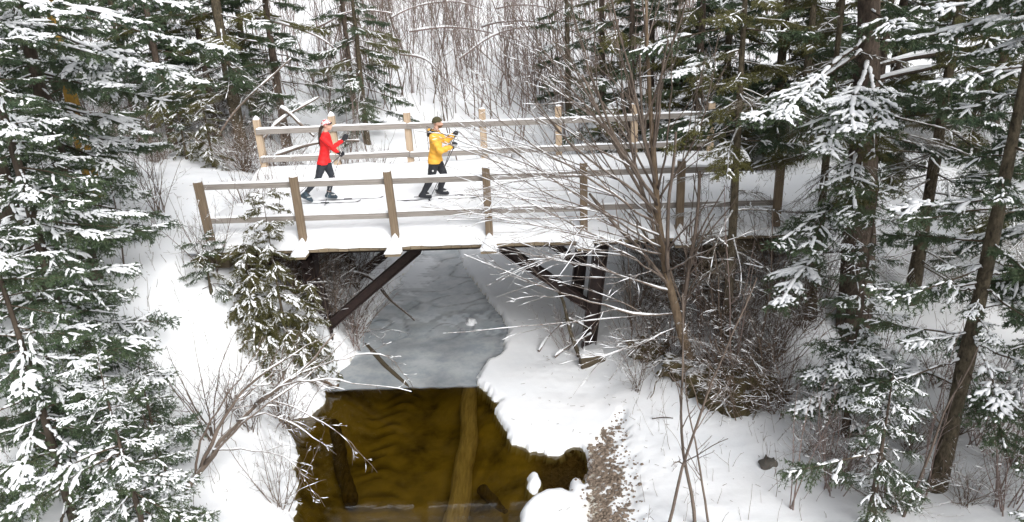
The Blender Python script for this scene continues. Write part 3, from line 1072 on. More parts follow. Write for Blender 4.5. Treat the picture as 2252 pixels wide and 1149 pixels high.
# left bank, near the camera
conifer('spruce_tree', 'tall snow laden spruce at the left edge with the longest bough reaching toward the footbridge', G(-2.0, -0.9), 10.5, 0.17, 80, 0.9, 9.8, 2.3, SL, seed=11, bark='bark_dark',
        tips=[(520, 112, -1.6, 'snowy'), (455, 190, -2.0, 'snowy'), (350, 160, -2.6, 'snowy'), (250, 200, -2.8, 'snowy'), (390, 230, -1.4, 'light'), (330, 300, -1.8, 'snowy')])
conifer('spruce_tree', 'spruce in the upper left corner with thick bare snowy limbs', G(-1.9, -2.6), 11.0, 0.19, 84, 0.6, 10, 2.6, SL, seed=12, bark='bark_dark',
        tips=[(430, 20, -2.2, 'snowy'), (330, 60, -3.2, 'snowy'), (170, 40, -3.5, 'snowy'), (110, 90, -3.6, 'snowy'), (240, 120, -3.0, 'light'), (60, 300, -4.0, 'snowy')])
conifer('spruce_tree', 'spruce on the left bank with a snowy limb slanting down to the snow', G(-0.5, -4.2), 8.5, 0.13, 84, 0.5, 7.8, 1.8, SL, seed=13, bark='bark_dark',
        tips=[(320, 470, -3.4, 'snowy'), (230, 520, -4.2, 'snowy'), (300, 590, -3.4, 'snowy'), (120, 480, -4.6, 'snowy'), (150, 620, -4.6, 'light'), (60, 520, -4.8, 'light'), (220, 400, -4.2, 'dark')])
conifer('spruce_tree', 'bushy spruce low on the left bank half buried in snow clumps', G(-0.1, -5.6), 6.4, 0.075, 80, 0.3, 5.8, 1.65, SL, seed=14, bark='bark_dark',
        tips=[(170, 760, -5.4, 'snowy'), (60, 720, -5.6, 'snowy'), (200, 830, -5.4, 'snowy'), (310, 760, -4.6, 'light')])
conifer('spruce_tree', 'small spruce in the lower left corner bent under heavy snow', G(1.25, -6.2), 3.6, 0.06, 56, 0.3, 3.3, 1.3, ['snowy', 'snowy', 'light'], seed=15,
        tips=[(240, 1000, -5.9, 'snowy'), (290, 1090, -6.0, 'snowy'), (130, 930, -6.3, 'snowy'), (60, 1060, -6.6, 'snowy'), (180, 1110, -6.3, 'snowy'), (20, 1120, -6.9, 'snowy')])
conifer('fir_tree', 'slender young fir with a thin dark trunk on the open snow slope', G(-0.75, -3.3), 4.6, 0.055, 30, 0.4, 4.2, 0.85, ['light', 'snowy', 'light'], seed=16, droop=(-.25, .1), bark='bark_dark')
conifer('fir_tree', 'short snowy fir beside the fallen sapling on the left bank', G(0.55, -4.3), 2.3, 0.05, 24, 0.25, 2.1, 0.85, ['snowy', 'snowy', 'light'], seed=17, bark='bark_dark')
conifer('spruce_tree', 'dark spruce behind the snow laden ones at the left edge', G(-3.7, -0.4), 9.5, 0.16, 60, 0.6, 9.0, 2.0, ['dark', 'dark', 'light', 'snowy'], seed=18)
conifer('spruce_tree', 'dark trunked spruce on the left where the trail bends', G(-3.75, 2.7), 9.5, 0.18, 56, 0.8, 9.0, 2.2, ['dark', 'light', 'dark'], seed=19, bark='bark_amber')

# right bank
conifer('spruce_tree', 'big spruce with a thick bare brown trunk on the right bank', G(12.45, -0.7), 13.0, 0.34, 44, 3.2, 12.0, 2.9, ['light', 'dark', 'olive', 'olive'], seed=21, dead=16, lean=(-0.085, 0.0),
        tips=[(1640, 270, -2.6, 'snowy'), (1700, 255, -3.0, 'snowy'), (1960, 290, -3.2, 'snowy'), (1880, 300, -3.4, 'snowy'), (1800, 330, -3.0, 'snowy'), (1710, 680, -3.2, 'snowy'), (1780, 560, -3.0, 'light'), (1860, 470, -3.2, 'light'), (1720, 540, -2.6, 'light')])
conifer('spruce_tree', 'leaning spruce with a forked snowy trunk in the lower right', G(12.0, -4.9), 10.0, 0.135, 50, 1.6, 9.0, 2.0, ['snowy', 'light', 'dark'], seed=22, lean=(0.05, 0.05), bark='bark_moss',
        tips=[(1960, 650, -4.6, 'snowy'), (2060, 590, -4.6, 'snowy'), (1990, 760, -4.8, 'snowy'), (2130, 700, -5.2, 'snowy'), (1960, 460, -4.2, 'snowy'), (2080, 440, -4.2, 'snowy'), (2200, 760, -5.4, 'snowy')])
conifer('spruce_tree', 'spruce at the right edge with drooping snow tipped boughs', G(14.2, -4.2), 11.0, 0.19, 60, 1.0, 10.2, 2.5, ['snowy', 'light', 'dark', 'dark'], seed=23,
        tips=[(1960, 100, -3.4, 'snowy'), (2040, 30, -3.6, 'snowy'), (2010, 190, -3.2, 'snowy'), (2120, 130, -4.2, 'snowy'), (2080, 250, -4.0, 'light'), (2200, 60, -4.4, 'snowy'), (2160, 330, -4.4, 'dark')])
conifer('fir_tree', 'bushy fir with snowy fans in front of the thick trunk', G(11.3, -3.4), 4.3, 0.07, 46, 0.4, 4.0, 1.15, ['light', 'snowy', 'dark'], seed=24,
        tips=[(1735, 905, -3.8, 'snowy'), (1760, 830, -3.6, 'snowy'), (1880, 830, -4.0, 'snowy'), (1860, 900, -4.2, 'snowy')])
conifer('fir_tree', 'low snowy fir at the bottom right amid red berry twigs', G(10.9, -5.4), 2.6, 0.06, 26, 0.3, 2.4, 0.95, ['light', 'snowy'], seed=25,
        tips=[(1720, 1040, -5.4, 'light'), (1990, 960, -5.6, 'snowy'), (2040, 900, -5.2, 'snowy')])
conifer('spruce_tree', 'shaded spruce in the lower right corner', G(13.3, -6.6), 7.5, 0.13, 50, 0.5, 7.0, 1.9, ['light', 'snowy', 'dark'], seed=26)
conifer('spruce_tree', 'dark spruce on the right bank behind the big trunk', G(15.6, -0.6), 11.0, 0.2, 56, 1.0, 10.0, 2.6, ['dark', 'light', 'olive'], seed=27, dead=16)
conifer('spruce_tree', 'olive spruce close behind the thick bare right trunk', G(13.6, -0.3), 10.0, 0.14, 46, 2.4, 9.5, 2.2, ['olive', 'dark', 'olive', 'light'], seed=28, bark='bark_moss', dead=16, tips=[(1500, 300, -.6, 'light'), (1440, 280, -.4, 'light')])
conifer('hemlock_tree', 'hemlock with dead lower twigs hanging over the right end of the bridge', G(9.9, -1.0), 11.0, 0.10, 40, 3.9, 10.5, 2.3, ['olive', 'olive', 'olive', 'light'], seed=29, bark='bark_moss', dead=22, tips=[(1500, 290, -1.6, 'snowy'), (1380, 120, -1.2, 'light'), (1600, 60, -1.4, 'light'), (1470, 170, -1.6, 'snowy')])
conifer('hemlock_tree', 'mossy trunked hemlock past the right abutment', G(11.6, -0.6), 10.0, 0.10, 30, 3.6, 9.5, 2.0, ['olive', 'olive', 'dead'], seed=30, bark='bark_moss', dead=22)

# forest behind the bridge
BK = ['dark', 'olive', 'light']
forest = [
    # x, y, height, radius, boughs, lowest bough, reach, label
    (-2.9, 9.6, 12, 0.22, 30, 2.6, 2.8, 'large spruce with a thick trunk behind the left end of the far railing'),
    (-2.0, 11.2, 12, 0.16, 28, 2.4, 2.6, 'spruce standing just right of the thick trunk behind the far railing'),
    (-4.9, 9.2, 11, 0.13, 26, 2.2, 2.3, 'thin trunked spruce on the snow mound left of the far railing'),
    (-6.6, 10.5, 12, 0.14, 26, 2.6, 2.4, 'spruce with a straight bare lower trunk left of the trail mound'),
    (-8.0, 8.0, 12, 0.15, 28, 2.0, 2.4, 'spruce rising above the trail mound at the far left'),
    (-9.6, 11.5, 12, 0.15, 26, 1.6, 2.5, 'shadowy spruce deep in the left woods'),
    (-11.5, 8.2, 12, 0.16, 28, 1.2, 2.6, 'broad dark spruce at the far left of the woods'),
    (-7.4, 5.6, 9, 0.12, 28, 1.2, 2.1, 'dusted spruce beside the trail at the left'),
    (-4.0, 14.0, 12, 0.15, 26, 1.8, 2.5, 'spruce further back between the left trunks'),
    (0.2, 13.5, 11, 0.12, 26, 1.2, 2.3, 'feathery spruce leaning over the snowy gully behind the red skier'),
    (-1.0, 17.0, 12, 0.14, 24, 1.2, 2.5, 'spruce at the foot of the snowy hillside on the left'),
    (-13.5, 13.0, 12, 0.16, 24, 1.0, 2.6, 'dark spruce filling the far left background'),
    (-8.0, 15.5, 12, 0.15, 24, 1.0, 2.6, 'dark spruce in the upper left background'),
    (9.2, 8.2, 11, 0.13, 28, 1.6, 2.4, 'dark spruce behind the right half of the far railing'),
    (10.9, 7.2, 12, 0.14, 30, 1.4, 2.5, 'thick olive spruce behind the right end of the far railing'),
    (12.8, 6.4, 12, 0.15, 30, 1.2, 2.5, 'olive spruce near the trail at the right'),
    (15.0, 5.6, 11, 0.14, 28, 1.2, 2.4, 'spruce on the right side of the trail'),
    (8.6, 11.5, 12, 0.14, 26, 1.0, 2.5, 'dark green spruce at the right foot of the hillside'),
    (11.6, 11.0, 12, 0.15, 26, 1.0, 2.6, 'spruce behind the olive ones at the right'),
    (15.5, 10.0, 12, 0.15, 26, 1.0, 2.6, 'spruce deep in the right woods'),
    (18.5, 6.5, 12, 0.16, 28, 1.0, 2.6, 'spruce at the upper right with dark boughs'),
    (18.6, 1.6, 11, 0.15, 28, 1.2, 2.5, 'spruce on the right slope behind the snow tipped boughs'),
    (20.5, 11.0, 12, 0.16, 24, 1.0, 2.6, 'dark spruce in the upper right background'),
    (13.6, 15.5, 12, 0.15, 24, 1.0, 2.6, 'spruce further up the slope on the right'),
    (12.0, 8.8, 12, 0.14, 32, 0.8, 2.6, 'dense dark spruce between the olive ones at the upper right'),
    (13.9, 7.6, 12, 0.15, 34, 0.8, 2.6, 'dense olive spruce behind the trail at the right'),
    (16.2, 7.4, 12, 0.15, 34, 0.8, 2.6, 'shadowy spruce at the back of the right trail'),
    (13.0, 4.95, 10, 0.12, 34, 0.9, 2.2, 'olive spruce close behind the last far post'),
    (17.0, 4.6, 11, 0.13, 32, 0.8, 2.4, 'olive green spruce seen beside the thick right trunk'),
    (9.9, 9.6, 12, 0.14, 32, 0.8, 2.5, 'dark spruce behind the boulder right of the gully'),
    (-6.0, 12.5, 12, 0.15, 32, 1.0, 2.5, 'dense dark spruce between the left trunks'),
    (-10.5, 9.6, 12, 0.15, 32, 0.8, 2.6, 'dense spruce shading the far left woods'),
    (-4.2, 11.0, 12, 0.12, 30, 1.6, 2.4, 'spruce with brown twigs left of the thick trunk'),
    (7.7, 16.5, 12, 0.13, 24, 0.8, 2.4, 'snow dusted spruce on the right edge of the hillside clearing'),
]
for i, (x, y, h, r, n, zl, lm, lab) in enumerate(forest):
    kinds = ['dark', 'olive', 'olive', 'dark', 'light'] if x > 5 else ['dark', 'olive', 'dark', 'light']
    conifer('spruce_tree', lab, G(x, y), h, r, int(n * 1.6), zl * 0.7, h * 0.8, lm, kinds, seed=200 + i, bark='bark' if i % 3 else 'bark_moss', dead=14 if zl > 1.5 else 6, top=False)

# ------------------------------------------------------------------ bare trees and shrubs
def grow(g, P0, D0, L, N, wander=0.12, trop=0.05):
    B = len(P0)
    P = np.zeros((B, N, 3))
    p, d = np.array(P0, float), unit(np.array(D0, float))
    st = (np.asarray(L) / (N - 1))[:, None]
    for i in range(N):
        P[:, i] = p
        d = unit(d + wander * g.normal(size=(B, 3)) + np.array([0, 0, trop]))
        p = p + d * st
    return P


def sprout(g, P, R, per_m, angle, lo, hi, lfac, rmin=0.003, rfac=0.55, lmin=0.08, lmax=9, up=0.1):
    """Children of a batch of branches: start points, directions, lengths, radii."""
    B, N, _ = P.shape
    Ls = np.linalg.norm(np.diff(P, axis=1), axis=2).sum(1)
    o = [[], [], [], []]
    for b in range(B):
        k = g.poisson(per_m * Ls[b] * (hi - lo))
        if not k:
            continue
        tv = g.uniform(lo, hi, k)
        f = tv * (N - 1)
        i = np.minimum(f.astype(int), N - 2)
        w = (f - i)[:, None]
        pt = P[b, i] * (1 - w) + P[b, i + 1] * w
        tg = unit(P[b, i + 1] - P[b, i])
        side = unit(np.cross(tg, g.normal(size=(k, 3))))
        a = np.radians(g.uniform(*angle, k))[:, None]
        dd = tg * np.cos(a) + side * np.sin(a)
        dd[:, 2] += up * (np.abs(tg[:, 2]) < 2)
        o[0].append(pt)
        o[1].append(unit(dd))
        o[2].append(np.clip(Ls[b] * lfac * (1.08 - tv) * g.uniform(0.5, 1.25, k), lmin, lmax))
        o[3].append(np.maximum((R[b, i] * (1 - w[:, 0]) + R[b, i + 1] * w[:, 0]) * rfac, rmin))
    if not o[0]:
        return np.zeros((0, 3)), np.zeros((0, 3)), np.zeros(0), np.zeros(0)
    return tuple(np.concatenate(v) for v in o)


def twigs(mb, g, P, R, levels, snow=0.5, sides=4, m=0, msnow=1, trop=0.03):
    """Adds branches of branches. levels: (per_m, angle, lo, hi, lfac, N, wander)."""
    for li, (per_m, ang, lo, hi, lf, N, wan) in enumerate(levels):
        p, d, L, r = sprout(g, P, R, per_m, ang, lo, hi, lf, rmin=0.003, up=0.1 if trop > 0 else 0.0)
        if len(p) == 0:
            return
        P = grow(g, p, d, L, N, wan, trop)
        R = r[:, None] * np.linspace(1, 0.5, N)[None]
        mb.tubes(P, R, sides if li == 0 else 3, m, cap=False)
        if snow > 0:
            snow_on(mb, P, R, g, msnow, snow, minr=0.0028)


def limb_tree(name, label, trunk, r0, limbs, levels, bark, seed, cat='tree', snow=0.6, r1=0.012, trop=0.03, group=None, N=14, limb_bark=None):
    """A bare tree from given trunk and limb courses (world points), with twigs grown on them."""
    g = np.random.default_rng(seed)
    trunk = np.array(trunk, float)
    base = trunk[0].copy()

    def course(pts, n):
        pts = np.array(pts, float)
        s = np.r_[0, np.cumsum(np.linalg.norm(np.diff(pts, axis=0), axis=1))]
        u = np.linspace(0, s[-1], n)
        q = np.stack([np.interp(u, s, pts[:, c]) for c in range(3)], -1)
        for _ in range(3):
            q[1:-1] = (q[:-2] + 2 * q[1:-1] + q[2:]) / 4
        q[1:-1] += g.normal(0, 0.012, q[1:-1].shape)
        return q
    root = empty(name, base, label, cat, group)
    T = course(trunk, N) - base
    T[0, 2] -= 0.15
    Rt = np.linspace(r0, r1, N) * g.uniform(.95, 1.06, N)
    mb = MB().tubes(T, Rt, 9, 0)
    snow_on(mb, T[None], Rt[None], g, 1, snow, fat=0.7)
    mb.build('trunk', [M[bark], M['snow_fine']], root)
    allP, allR = [T[None]], [Rt[None]]
    for lm in limbs:
        pts, ra = lm
        Pl = course(pts, N) - base
        Rl = np.linspace(ra, 0.0035, N)
        lb = MB().tubes(Pl, Rl, 6, 0)
        snow_on(lb, Pl[None], Rl[None], g, 1, snow)
        twigs(lb, g, Pl[None], Rl[None], levels, snow * 0.7, trop=trop)
        lb.build('limb', [M[limb_bark or bark], M['snow_fine']], root)
    limb_bark = limb_bark or bark
    tb = MB()
    twigs(tb, g, T[None], Rt[None], [(levels[0][0] * 0.5,) + tuple(levels[0][1:])] + list(levels[1:]), snow * 0.6, trop=trop)
    if tb.n:
        tag(tb.build('twigs', [M[limb_bark], M['snow_fine']], root), kind='stuff')
    return root


def A(px, py, Y):
    return at(px, py, Y=Y)


# the leaning tree whose limbs sweep across the right half of the bridge
LV = [(3.0, (10, 30), 0.15, 0.95, 0.8, 12, 0.045), (2.6, (14, 36), 0.15, 0.97, 0.6, 8, 0.06), (1.5, (20, 45), 0.2, 0.95, 0.5, 4, 0.08)]
b0 = at(1545, 860, z=-2.7)
tr = [b0, A(1500, 740, -1.1), A(1472, 650, -1.15), A(1455, 540, -1.2), A(1443, 430, -1.2), A(1436, 330, -1.2), A(1430, 240, -1.15), A(1424, 100, -1.1), A(1418, -60, -1.0)]
lim = [
    ([A(1450, 450, -1.2), A(1385, 365, -1.4), A(1335, 270, -1.6), A(1285, 130, -1.7), A(1255, 0, -1.8), A(1240, -80, -1.8)], 0.036),
    ([A(1449, 470, -1.2), A(1360, 390, -1.7), A(1250, 320, -2.2), A(1180, 230, -2.5), A(1120, 100, -2.8)], 0.028),
    ([A(1447, 430, -1.2), A(1380, 300, -0.9), A(1300, 190, -0.5), A(1210, 90, -.2), A(1130, 20, 0)], 0.025),
    ([A(1452, 500, -1.2), A(1340, 420, -2.0), A(1220, 350, -2.6), A(1100, 270, -3.2), A(1030, 190, -3.5)], 0.026),
    ([A(1452, 520, -1.2), A(1330, 470, -1.8), A(1200, 430, -2.2), A(1080, 360, -2.6), A(1010, 290, -2.8)], 0.02),
    ([A(1455, 560, -1.2), A(1380, 545, -1.9), A(1270, 500, -2.5), A(1150, 440, -3.0), A(1060, 380, -3.3)], 0.022),
    ([A(1470, 640, -1.15), A(1390, 615, -1.8), A(1300, 580, -2.4), A(1190, 570, -2.9), A(1080, 540, -3.2)], 0.024),
    ([A(1480, 690, -1.15), A(1400, 700, -1.7), A(1300, 660, -2.3), A(1210, 640, -2.8), A(1100, 590, -3.1), A(1020, 560, -3.2)], 0.024),
    ([A(1448, 440, -1.2), A(1520, 330, -1.6), A(1560, 220, -1.8), A(1580, 80, -1.8)], 0.022),
    ([A(1446, 400, -1.2), A(1400, 240, -1.0), A(1360, 100, -.9), A(1330, -40, -.8)], 0.02),
    ([A(1462, 600, -1.2), A(1540, 560, -1.8), A(1620, 520, -2.2), A(1690, 500, -2.4)], 0.018),
    ([A(1448, 455, -1.2), A(1370, 330, -2.0), A(1260, 200, -2.8), A(1150, 60, -3.3), A(1090, -40, -3.6)], 0.026),
    ([A(1451, 490, -1.2), A(1390, 440, -.6), A(1290, 380, -.4), A(1180, 330, -.4), A(1060, 300, -.5)], 0.02),
    ([A(1454, 545, -1.2), A(1370, 500, -2.2), A(1260, 420, -3.0), A(1130, 340, -3.7), A(1040, 250, -4.1)], 0.022),
    ([A(1447, 420, -1.2), A(1470, 300, -2.0), A(1480, 150, -2.6), A(1470, 0, -3.0)], 0.022),
    ([A(1465, 620, -1.15), A(1400, 570, -2.2), A(1300, 520, -3.1), A(1180, 500, -3.8), A(1060, 470, -4.2)], 0.02),
    ([A(1490, 720, -1.1), A(1400, 760, -1.6), A(1310, 790, -2.0), A(1230, 770, -2.3)], 0.015),
]
limb_tree('leaning_tree', 'leaning bare deciduous tree whose long limbs sweep across the right half of the bridge', tr, 0.105, lim, LV, 'bark_tan', 31, snow=0.42, trop=-0.004, limb_bark='twig')

# fallen, many stemmed sapling on the left bank
LV2 = [(4.5, (20, 50), 0.3, 0.97, 0.42, 9, 0.12), (6.5, (25, 65), 0.1, 0.97, 0.5, 6, 0.15), (5.0, (25, 60), 0.1, 0.95, 0.5, 4, 0.14)]
bz = H(*at(395, 1085, z=-2.4)[:2])
c0 = at(395, 1085, z=bz)
Y0 = c0[1]
limb_tree('fallen_sapling', 'snow covered bent sapling leaning from the left bank out over the water',
          [c0, A(440, 1035, Y0 + .15), A(510, 935, Y0 + .4), A(590, 870, Y0 + .6), A(650, 830, Y0 + .8), A(700, 780, Y0 + 1.0), A(735, 735, Y0 + 1.1)], 0.055,
          [([A(440, 1035, Y0 + .15), A(480, 930, Y0 + .3), A(540, 850, Y0 + .5), A(620, 790, Y0 + .7), A(740, 730, Y0 + .8)], 0.035),
           ([A(520, 925, Y0 + .4), A(600, 905, Y0 + .3), A(690, 960, Y0 + .1), A(740, 1000, Y0)], 0.018),
           ([A(560, 890, Y0 + .5), A(640, 835, Y0 + .3), A(720, 835, Y0 + .2), A(800, 845, Y0 + .2), A(905, 862, Y0 + .2)], 0.020),
           ([A(470, 990, Y0 + .2), A(560, 990, Y0), A(640, 1000, Y0 - .2), A(690, 1090, Y0 - .4), A(715, 1115, Y0 - .4)], 0.017),
           ([A(580, 875, Y0 + .6), A(660, 900, Y0 + .6), A(760, 960, Y0 + .6), A(830, 1040, Y0 + .6)], 0.015),
           ([A(450, 1020, Y0 + .15), A(560, 905, Y0 + .2), A(640, 850, Y0 + .3), A(700, 815, Y0 + .4), A(775, 725, Y0 + .6)], 0.028),
           ([A(430, 1045, Y0 + .1), A(440, 960, Y0 + .2), A(490, 880, Y0 + .3), A(550, 800, Y0 + .5), A(585, 740, Y0 + .6)], 0.022),
           ([A(640, 835, Y0 + .7), A(740, 790, Y0 + .9), A(850, 770, Y0 + 1.0), A(910, 855, Y0 + 1)], 0.014)],
          LV2, 'twig', 32, snow=0.7, trop=0.0)


def make_shrub(seed, height, stems, spread, r, levels, bark, snow=0.4, wander=0.08, N=9, trop=0.08):
    g = np.random.default_rng(seed)
    a = g.uniform(0, 6.28, stems)
    D = np.stack([np.cos(a) * spread * g.uniform(.2, 1, stems), np.sin(a) * spread * g.uniform(.2, 1, stems), np.ones(stems)], -1)
    P0 = np.c_[g.normal(0, 0.06, (stems, 2)) * (stems > 1), np.full(stems, -0.1)]
    P = grow(g, P0, D, height * g.uniform(.6, 1.05, stems), N, wander, trop)
    R = (r * g.uniform(.6, 1.1, stems))[:, None] * np.linspace(1, 0.25, N)[None]
    mb = MB().tubes(P, R, 5, 0, cap=False)
    if snow > 0:
        snow_on(mb, P, R, g, 1, snow)
    twigs(mb, g, P, R, levels, snow, sides=3)
    return mb


SV = [(6.0, (25, 60), 0.12, 0.97, 0.45, 7, 0.14), (6.0, (25, 60), 0.2, 0.95, 0.45, 5, 0.14)]
SHRUBS = [make_shrub(500 + i, 2.1, 11, 0.6, 0.011, SV, 'twig').mesh('branches', [M['twig'], M['snow_fine']]) for i in range(4)]
SHRUBS += [make_shrub(510 + i, 1.9, 12, 0.65, 0.009, SV, 'twig_red', 0.3).mesh('branches', [M['twig_red'], M['snow_fine']]) for i in range(3)]
SAPS = [make_shrub(520 + i, 4.6, 1, 0.18, 0.026, [(3.2, (25, 55), 0.25, 0.97, 0.26, 7, 0.1), (5.0, (25, 55), 0.2, 0.95, 0.4, 5, 0.12)], 'twig', 0.35, 0.05, 12).mesh('branches', [M['twig'], M['snow_fine']]) for i in range(4)]
SAPS += [make_shrub(530 + i, 4.2, 3, 0.22, 0.02, [(3.0, (20, 45), 0.25, 0.97, 0.24, 6, 0.1), (4.0, (25, 55), 0.2, 0.95, 0.4, 4, 0.12)], 'twig_red', 0.3, 0.05, 10).mesh('branches', [M['twig_red'], M['snow_fine']]) for i in range(3)]


def place(name, me_, x, y, label, cat, group=None, rotz=None, sc=1.0, tilt=(0, 0), z=None):
    o = put(name, me_, None, (x, y, H(x, y) if z is None else z))
    o.rotation_euler = (tilt[0], tilt[1], rt.uniform(0, 6.28) if rotz is None else rotz)
    o.scale = (sc, sc, sc)
    return tag(o, label, cat, group)


# single saplings that can be told apart in the photograph
for (px, py, z, k, sc, tilt, lab) in [
    (1530, 1145, -2.7, 0, 1.15, (0, .0), 'straight bare sapling on the snow below the leaning tree'),
    (1470, 1150, -2.75, 1, 1.05, (0, -.20), 'bare sapling leaning over the gravel bank'),
    (1560, 1150, -2.7, 2, 0.8, (0, .08), 'thin bare sapling right beside the straight one on the snow'),
    (1985, 1130, -2.3, 3, 1.0, (0, 0), 'dark thin sapling in front of the snowy fir fans'),
    (1740, 1120, -2.6, 5, 0.6, (0, .1), 'red twigged bush on the snow at the lower right'),
    (2040, 1080, -2.2, 6, 0.7, (0, -.1), 'red twigged bush near the leaning spruce trunk'),
    (300, 700, -1.2, 1, 0.75, (0, .06), 'bare sapling standing among the left spruces'),
    (640, 720, -2.2, 2, 0.55, (.1, .1), 'bare sapling on the left bank below the bridge'),
    (370, 1060, -2.3, 0, 0.6, (0, .03), 'bare sapling at the foot of the lower left spruces'),
]:
    p = at(px, py, z=z)
    place('sapling', SAPS[k], p[0], p[1], lab, 'sapling', sc=sc, tilt=tilt)
SHL = [
    (560, 530, -.3, 0, 1.0, 'bare shrub against the left end of the near railing'), (760, 610, -2.2, 4, 1.15, 'reddish shrub at the top of the left steel strut'),
    (700, 640, -2.1, 1, 1.2, 'tangled bare shrub under the left end of the bridge'), (740, 760, -2.6, 2, 1.15, 'tangled bare shrub on the left shore below the bridge'),
    (790, 800, -2.75, 5, 0.9, 'reddish shrub overhanging the dark water edge'), (690, 850, -2.6, 3, 1.0, 'bare shrub on the snow tongue by the left shore'),
    (640, 560, -1.0, 6, 1.1, 'reddish shrub in front of the left log crib'), (460, 560, -.4, 2, 0.9, 'thin bare shrub left of the bridge end post'),
    (350, 460, .1, 3, 1.2, 'sparse bare shrub on the snowy trail at the left'), (410, 690, -1.4, 0, 1.2, 'thin bare shrub on the left snow slope'),
    (520, 800, -2.1, 1, 0.9, 'bare twigs poking out of the left snow slope'), (1250, 770, -2.8, 4, 0.8, 'reddish shrub beside the right steel leg'),
    (1400, 700, -2.3, 0, 1.2, 'bare shrub behind the right steel leg'), (1600, 720, -1.9, 1, 1.3, 'twiggy shrub on the right embankment'),
    (1560, 640, -1.3, 2, 1.3, 'twiggy shrub at the right abutment'), (1700, 640, -1.2, 3, 1.3, 'bare shrub between the hemlocks'),
    (1680, 800, -2.2, 0, 1.2, 'bare shrub above the mossy root bank'), (1400, 860, -2.7, 3, 0.8, 'small bare shrub by the timber block'),
    (1830, 1080, -2.4, 5, 1.1, 'red twigged shrub by the low snowy fir'), (2150, 980, -2.0, 6, 1.2, 'red twigged shrub near the right edge'),
    (1930, 900, -2.1, 4, 1.2, 'red twigged shrub between the right firs'), (2210, 1120, -2.2, 5, 1.2, 'red twigged shrub in the lower right corner'),
    (620, 1120, -2.75, 2, 0.8, 'bare shrub on the snow by the water at the bottom'), (1790, 620, -1.3, 2, 1.2, 'grey shrub left of the thick spruce trunk'),
]
for (px, py, z, k, sc, lab) in SHL:
    p = at(px, py, z=z)
    zz = H(p[0], p[1])
    p = at(px, py, z=zz)
    place('bare_shrub', SHRUBS[k], p[0], p[1], lab, 'shrub', sc=sc)

for (px, py, k, sc, lab) in [(1500, 760, 1, .95, 'thin sapling rising in front of the right railing beside the leaning tree'), (1590, 800, 3, 1.0, 'thin sapling crossing the last right railing span'), (1390, 760, 2, .85, 'thin sapling rising beside the right steel leg'), (1660, 830, 0, 1.0, 'slender grey sapling left of the thick right trunk'),
                             (1620, 700, 4, 1.0, 'cluster of reddish stems at the right abutment'), (1540, 700, 5, .9, 'cluster of reddish stems under the right railing')]:
    p = at(px, py, z=-2.0)
    p = at(px, py, z=H(p[0], p[1]))
    place('sapling', SAPS[k], p[0], p[1], lab, 'sapling', sc=sc, tilt=(0.03, -0.05))
# behind the far railing
g = np.random.default_rng(91)
n = 0
while n < 46:
    x, y = g.uniform(-9, 15), g.uniform(6.0, 12)
    if 2 < x < 4.6 and y < 12:
        continue
    place('bare_shrub', SHRUBS[int(g.integers(7))], x, y, 'bare shrub among the twigs behind the far railing', 'shrub', 'shrubs behind the far railing', sc=g.uniform(.6, 1.2))
    n += 1
n = 0
while n < 60:
    x, y = g.uniform(-12, 20), g.uniform(10, 22)
    if 1.5 < x < 5 and y < 15:
        continue
    place('sapling', SAPS[int(g.integers(7))], x, y, 'thin bare sapling at the foot of the snowy hillside', 'sapling', 'saplings at the foot of the hillside', sc=g.uniform(.7, 1.25), tilt=(g.normal(0, .08), g.normal(0, .08)))
    n += 1
for (px, py, Y) in [(1040, 230, 16), (1050, 235, 16.3), (1105, 245, 15), (1075, 240, 15.6), (990, 250, 14), (1140, 250, 14.5), (930, 260, 13), (1000, 260, 13.2), (960, 255, 12.8)]:
    p = A(px, py, Y)
    place('sapling', SAPS[int(g.integers(7))], p[0], p[1], 'dark upright sapling in the gully behind the yellow skier', 'sapling', 'upright saplings in the gully', sc=g.uniform(.9, 1.2))

# far thicket on the hillside: one mass
th = []
for i in range(8):
    mb = make_shrub(600 + i, 5.5, 1, 0.3, 0.021, [(3.4, (20, 60), 0.08, 0.97, 0.34, 5, 0.14), (3.0, (25, 60), 0.2, 0.95, 0.45, 3, 0.12)], 'twig_red', 0, 0.09, 7)
    V, Q, T, _, _ = mb.arrays()
    th.append((V, Q))
big = MB()
for i in range(1900):
    y = 17 + 34 * g.random() ** 1.2
    x = g.uniform(-14 - y * .3, 22 + y * .4) if g.random() < .5 else g.uniform(-4, 15)
    V, Q = th[int(g.integers(8))]
    a = g.uniform(0, 6.28)
    s = g.uniform(.45, 1.3) if g.random() < .92 else g.uniform(1.4, 2.0)
    R_ = np.array([[math.cos(a), -math.sin(a), 0], [math.sin(a), math.cos(a), 0], [0, 0, 1]])
    W_ = (V @ R_.T) * s
    W_[:, 0] += W_[:, 2] * g.normal(0, .14)
    W_[:, 1] += W_[:, 2] * g.normal(0, .14)
    big.add(W_ + [x, y, 0], Q)
    big.V[-1][:, 2] += 0
    big._xy = getattr(big, '_xy', []) + [(x, y, len(V))]
xy = np.array([(a, b) for a, b, _ in big._xy])
hz = ground_parts(xy[:, 0], xy[:, 1])[0]
for i, v in enumerate(big.V):
    v[:, 2] += hz[i]
big.QM = [np.full(len(q), int(g.integers(2))) for q in big.Q]
tag(big.build('sapling_thicket', [M['twig_red'], M['twig']]), 'brown thicket of bare saplings covering the far hillside', 'thicket', kind='stuff')


# tangled brush on both banks: many fine crossing stems
BV = [(7.0, (25, 70), 0.08, 0.97, 0.5, 7, 0.16), (6.0, (25, 65), 0.1, 0.95, 0.5, 5, 0.16)]
BRUSH = [make_shrub(700 + i, 1.9, 18, 1.1, 0.010, BV, 'twig', 0.22, 0.14, 9, -0.02).mesh('branches', [M['twig_brush'], M['snow_fine']]) for i in range(5)]
g = np.random.default_rng(123)


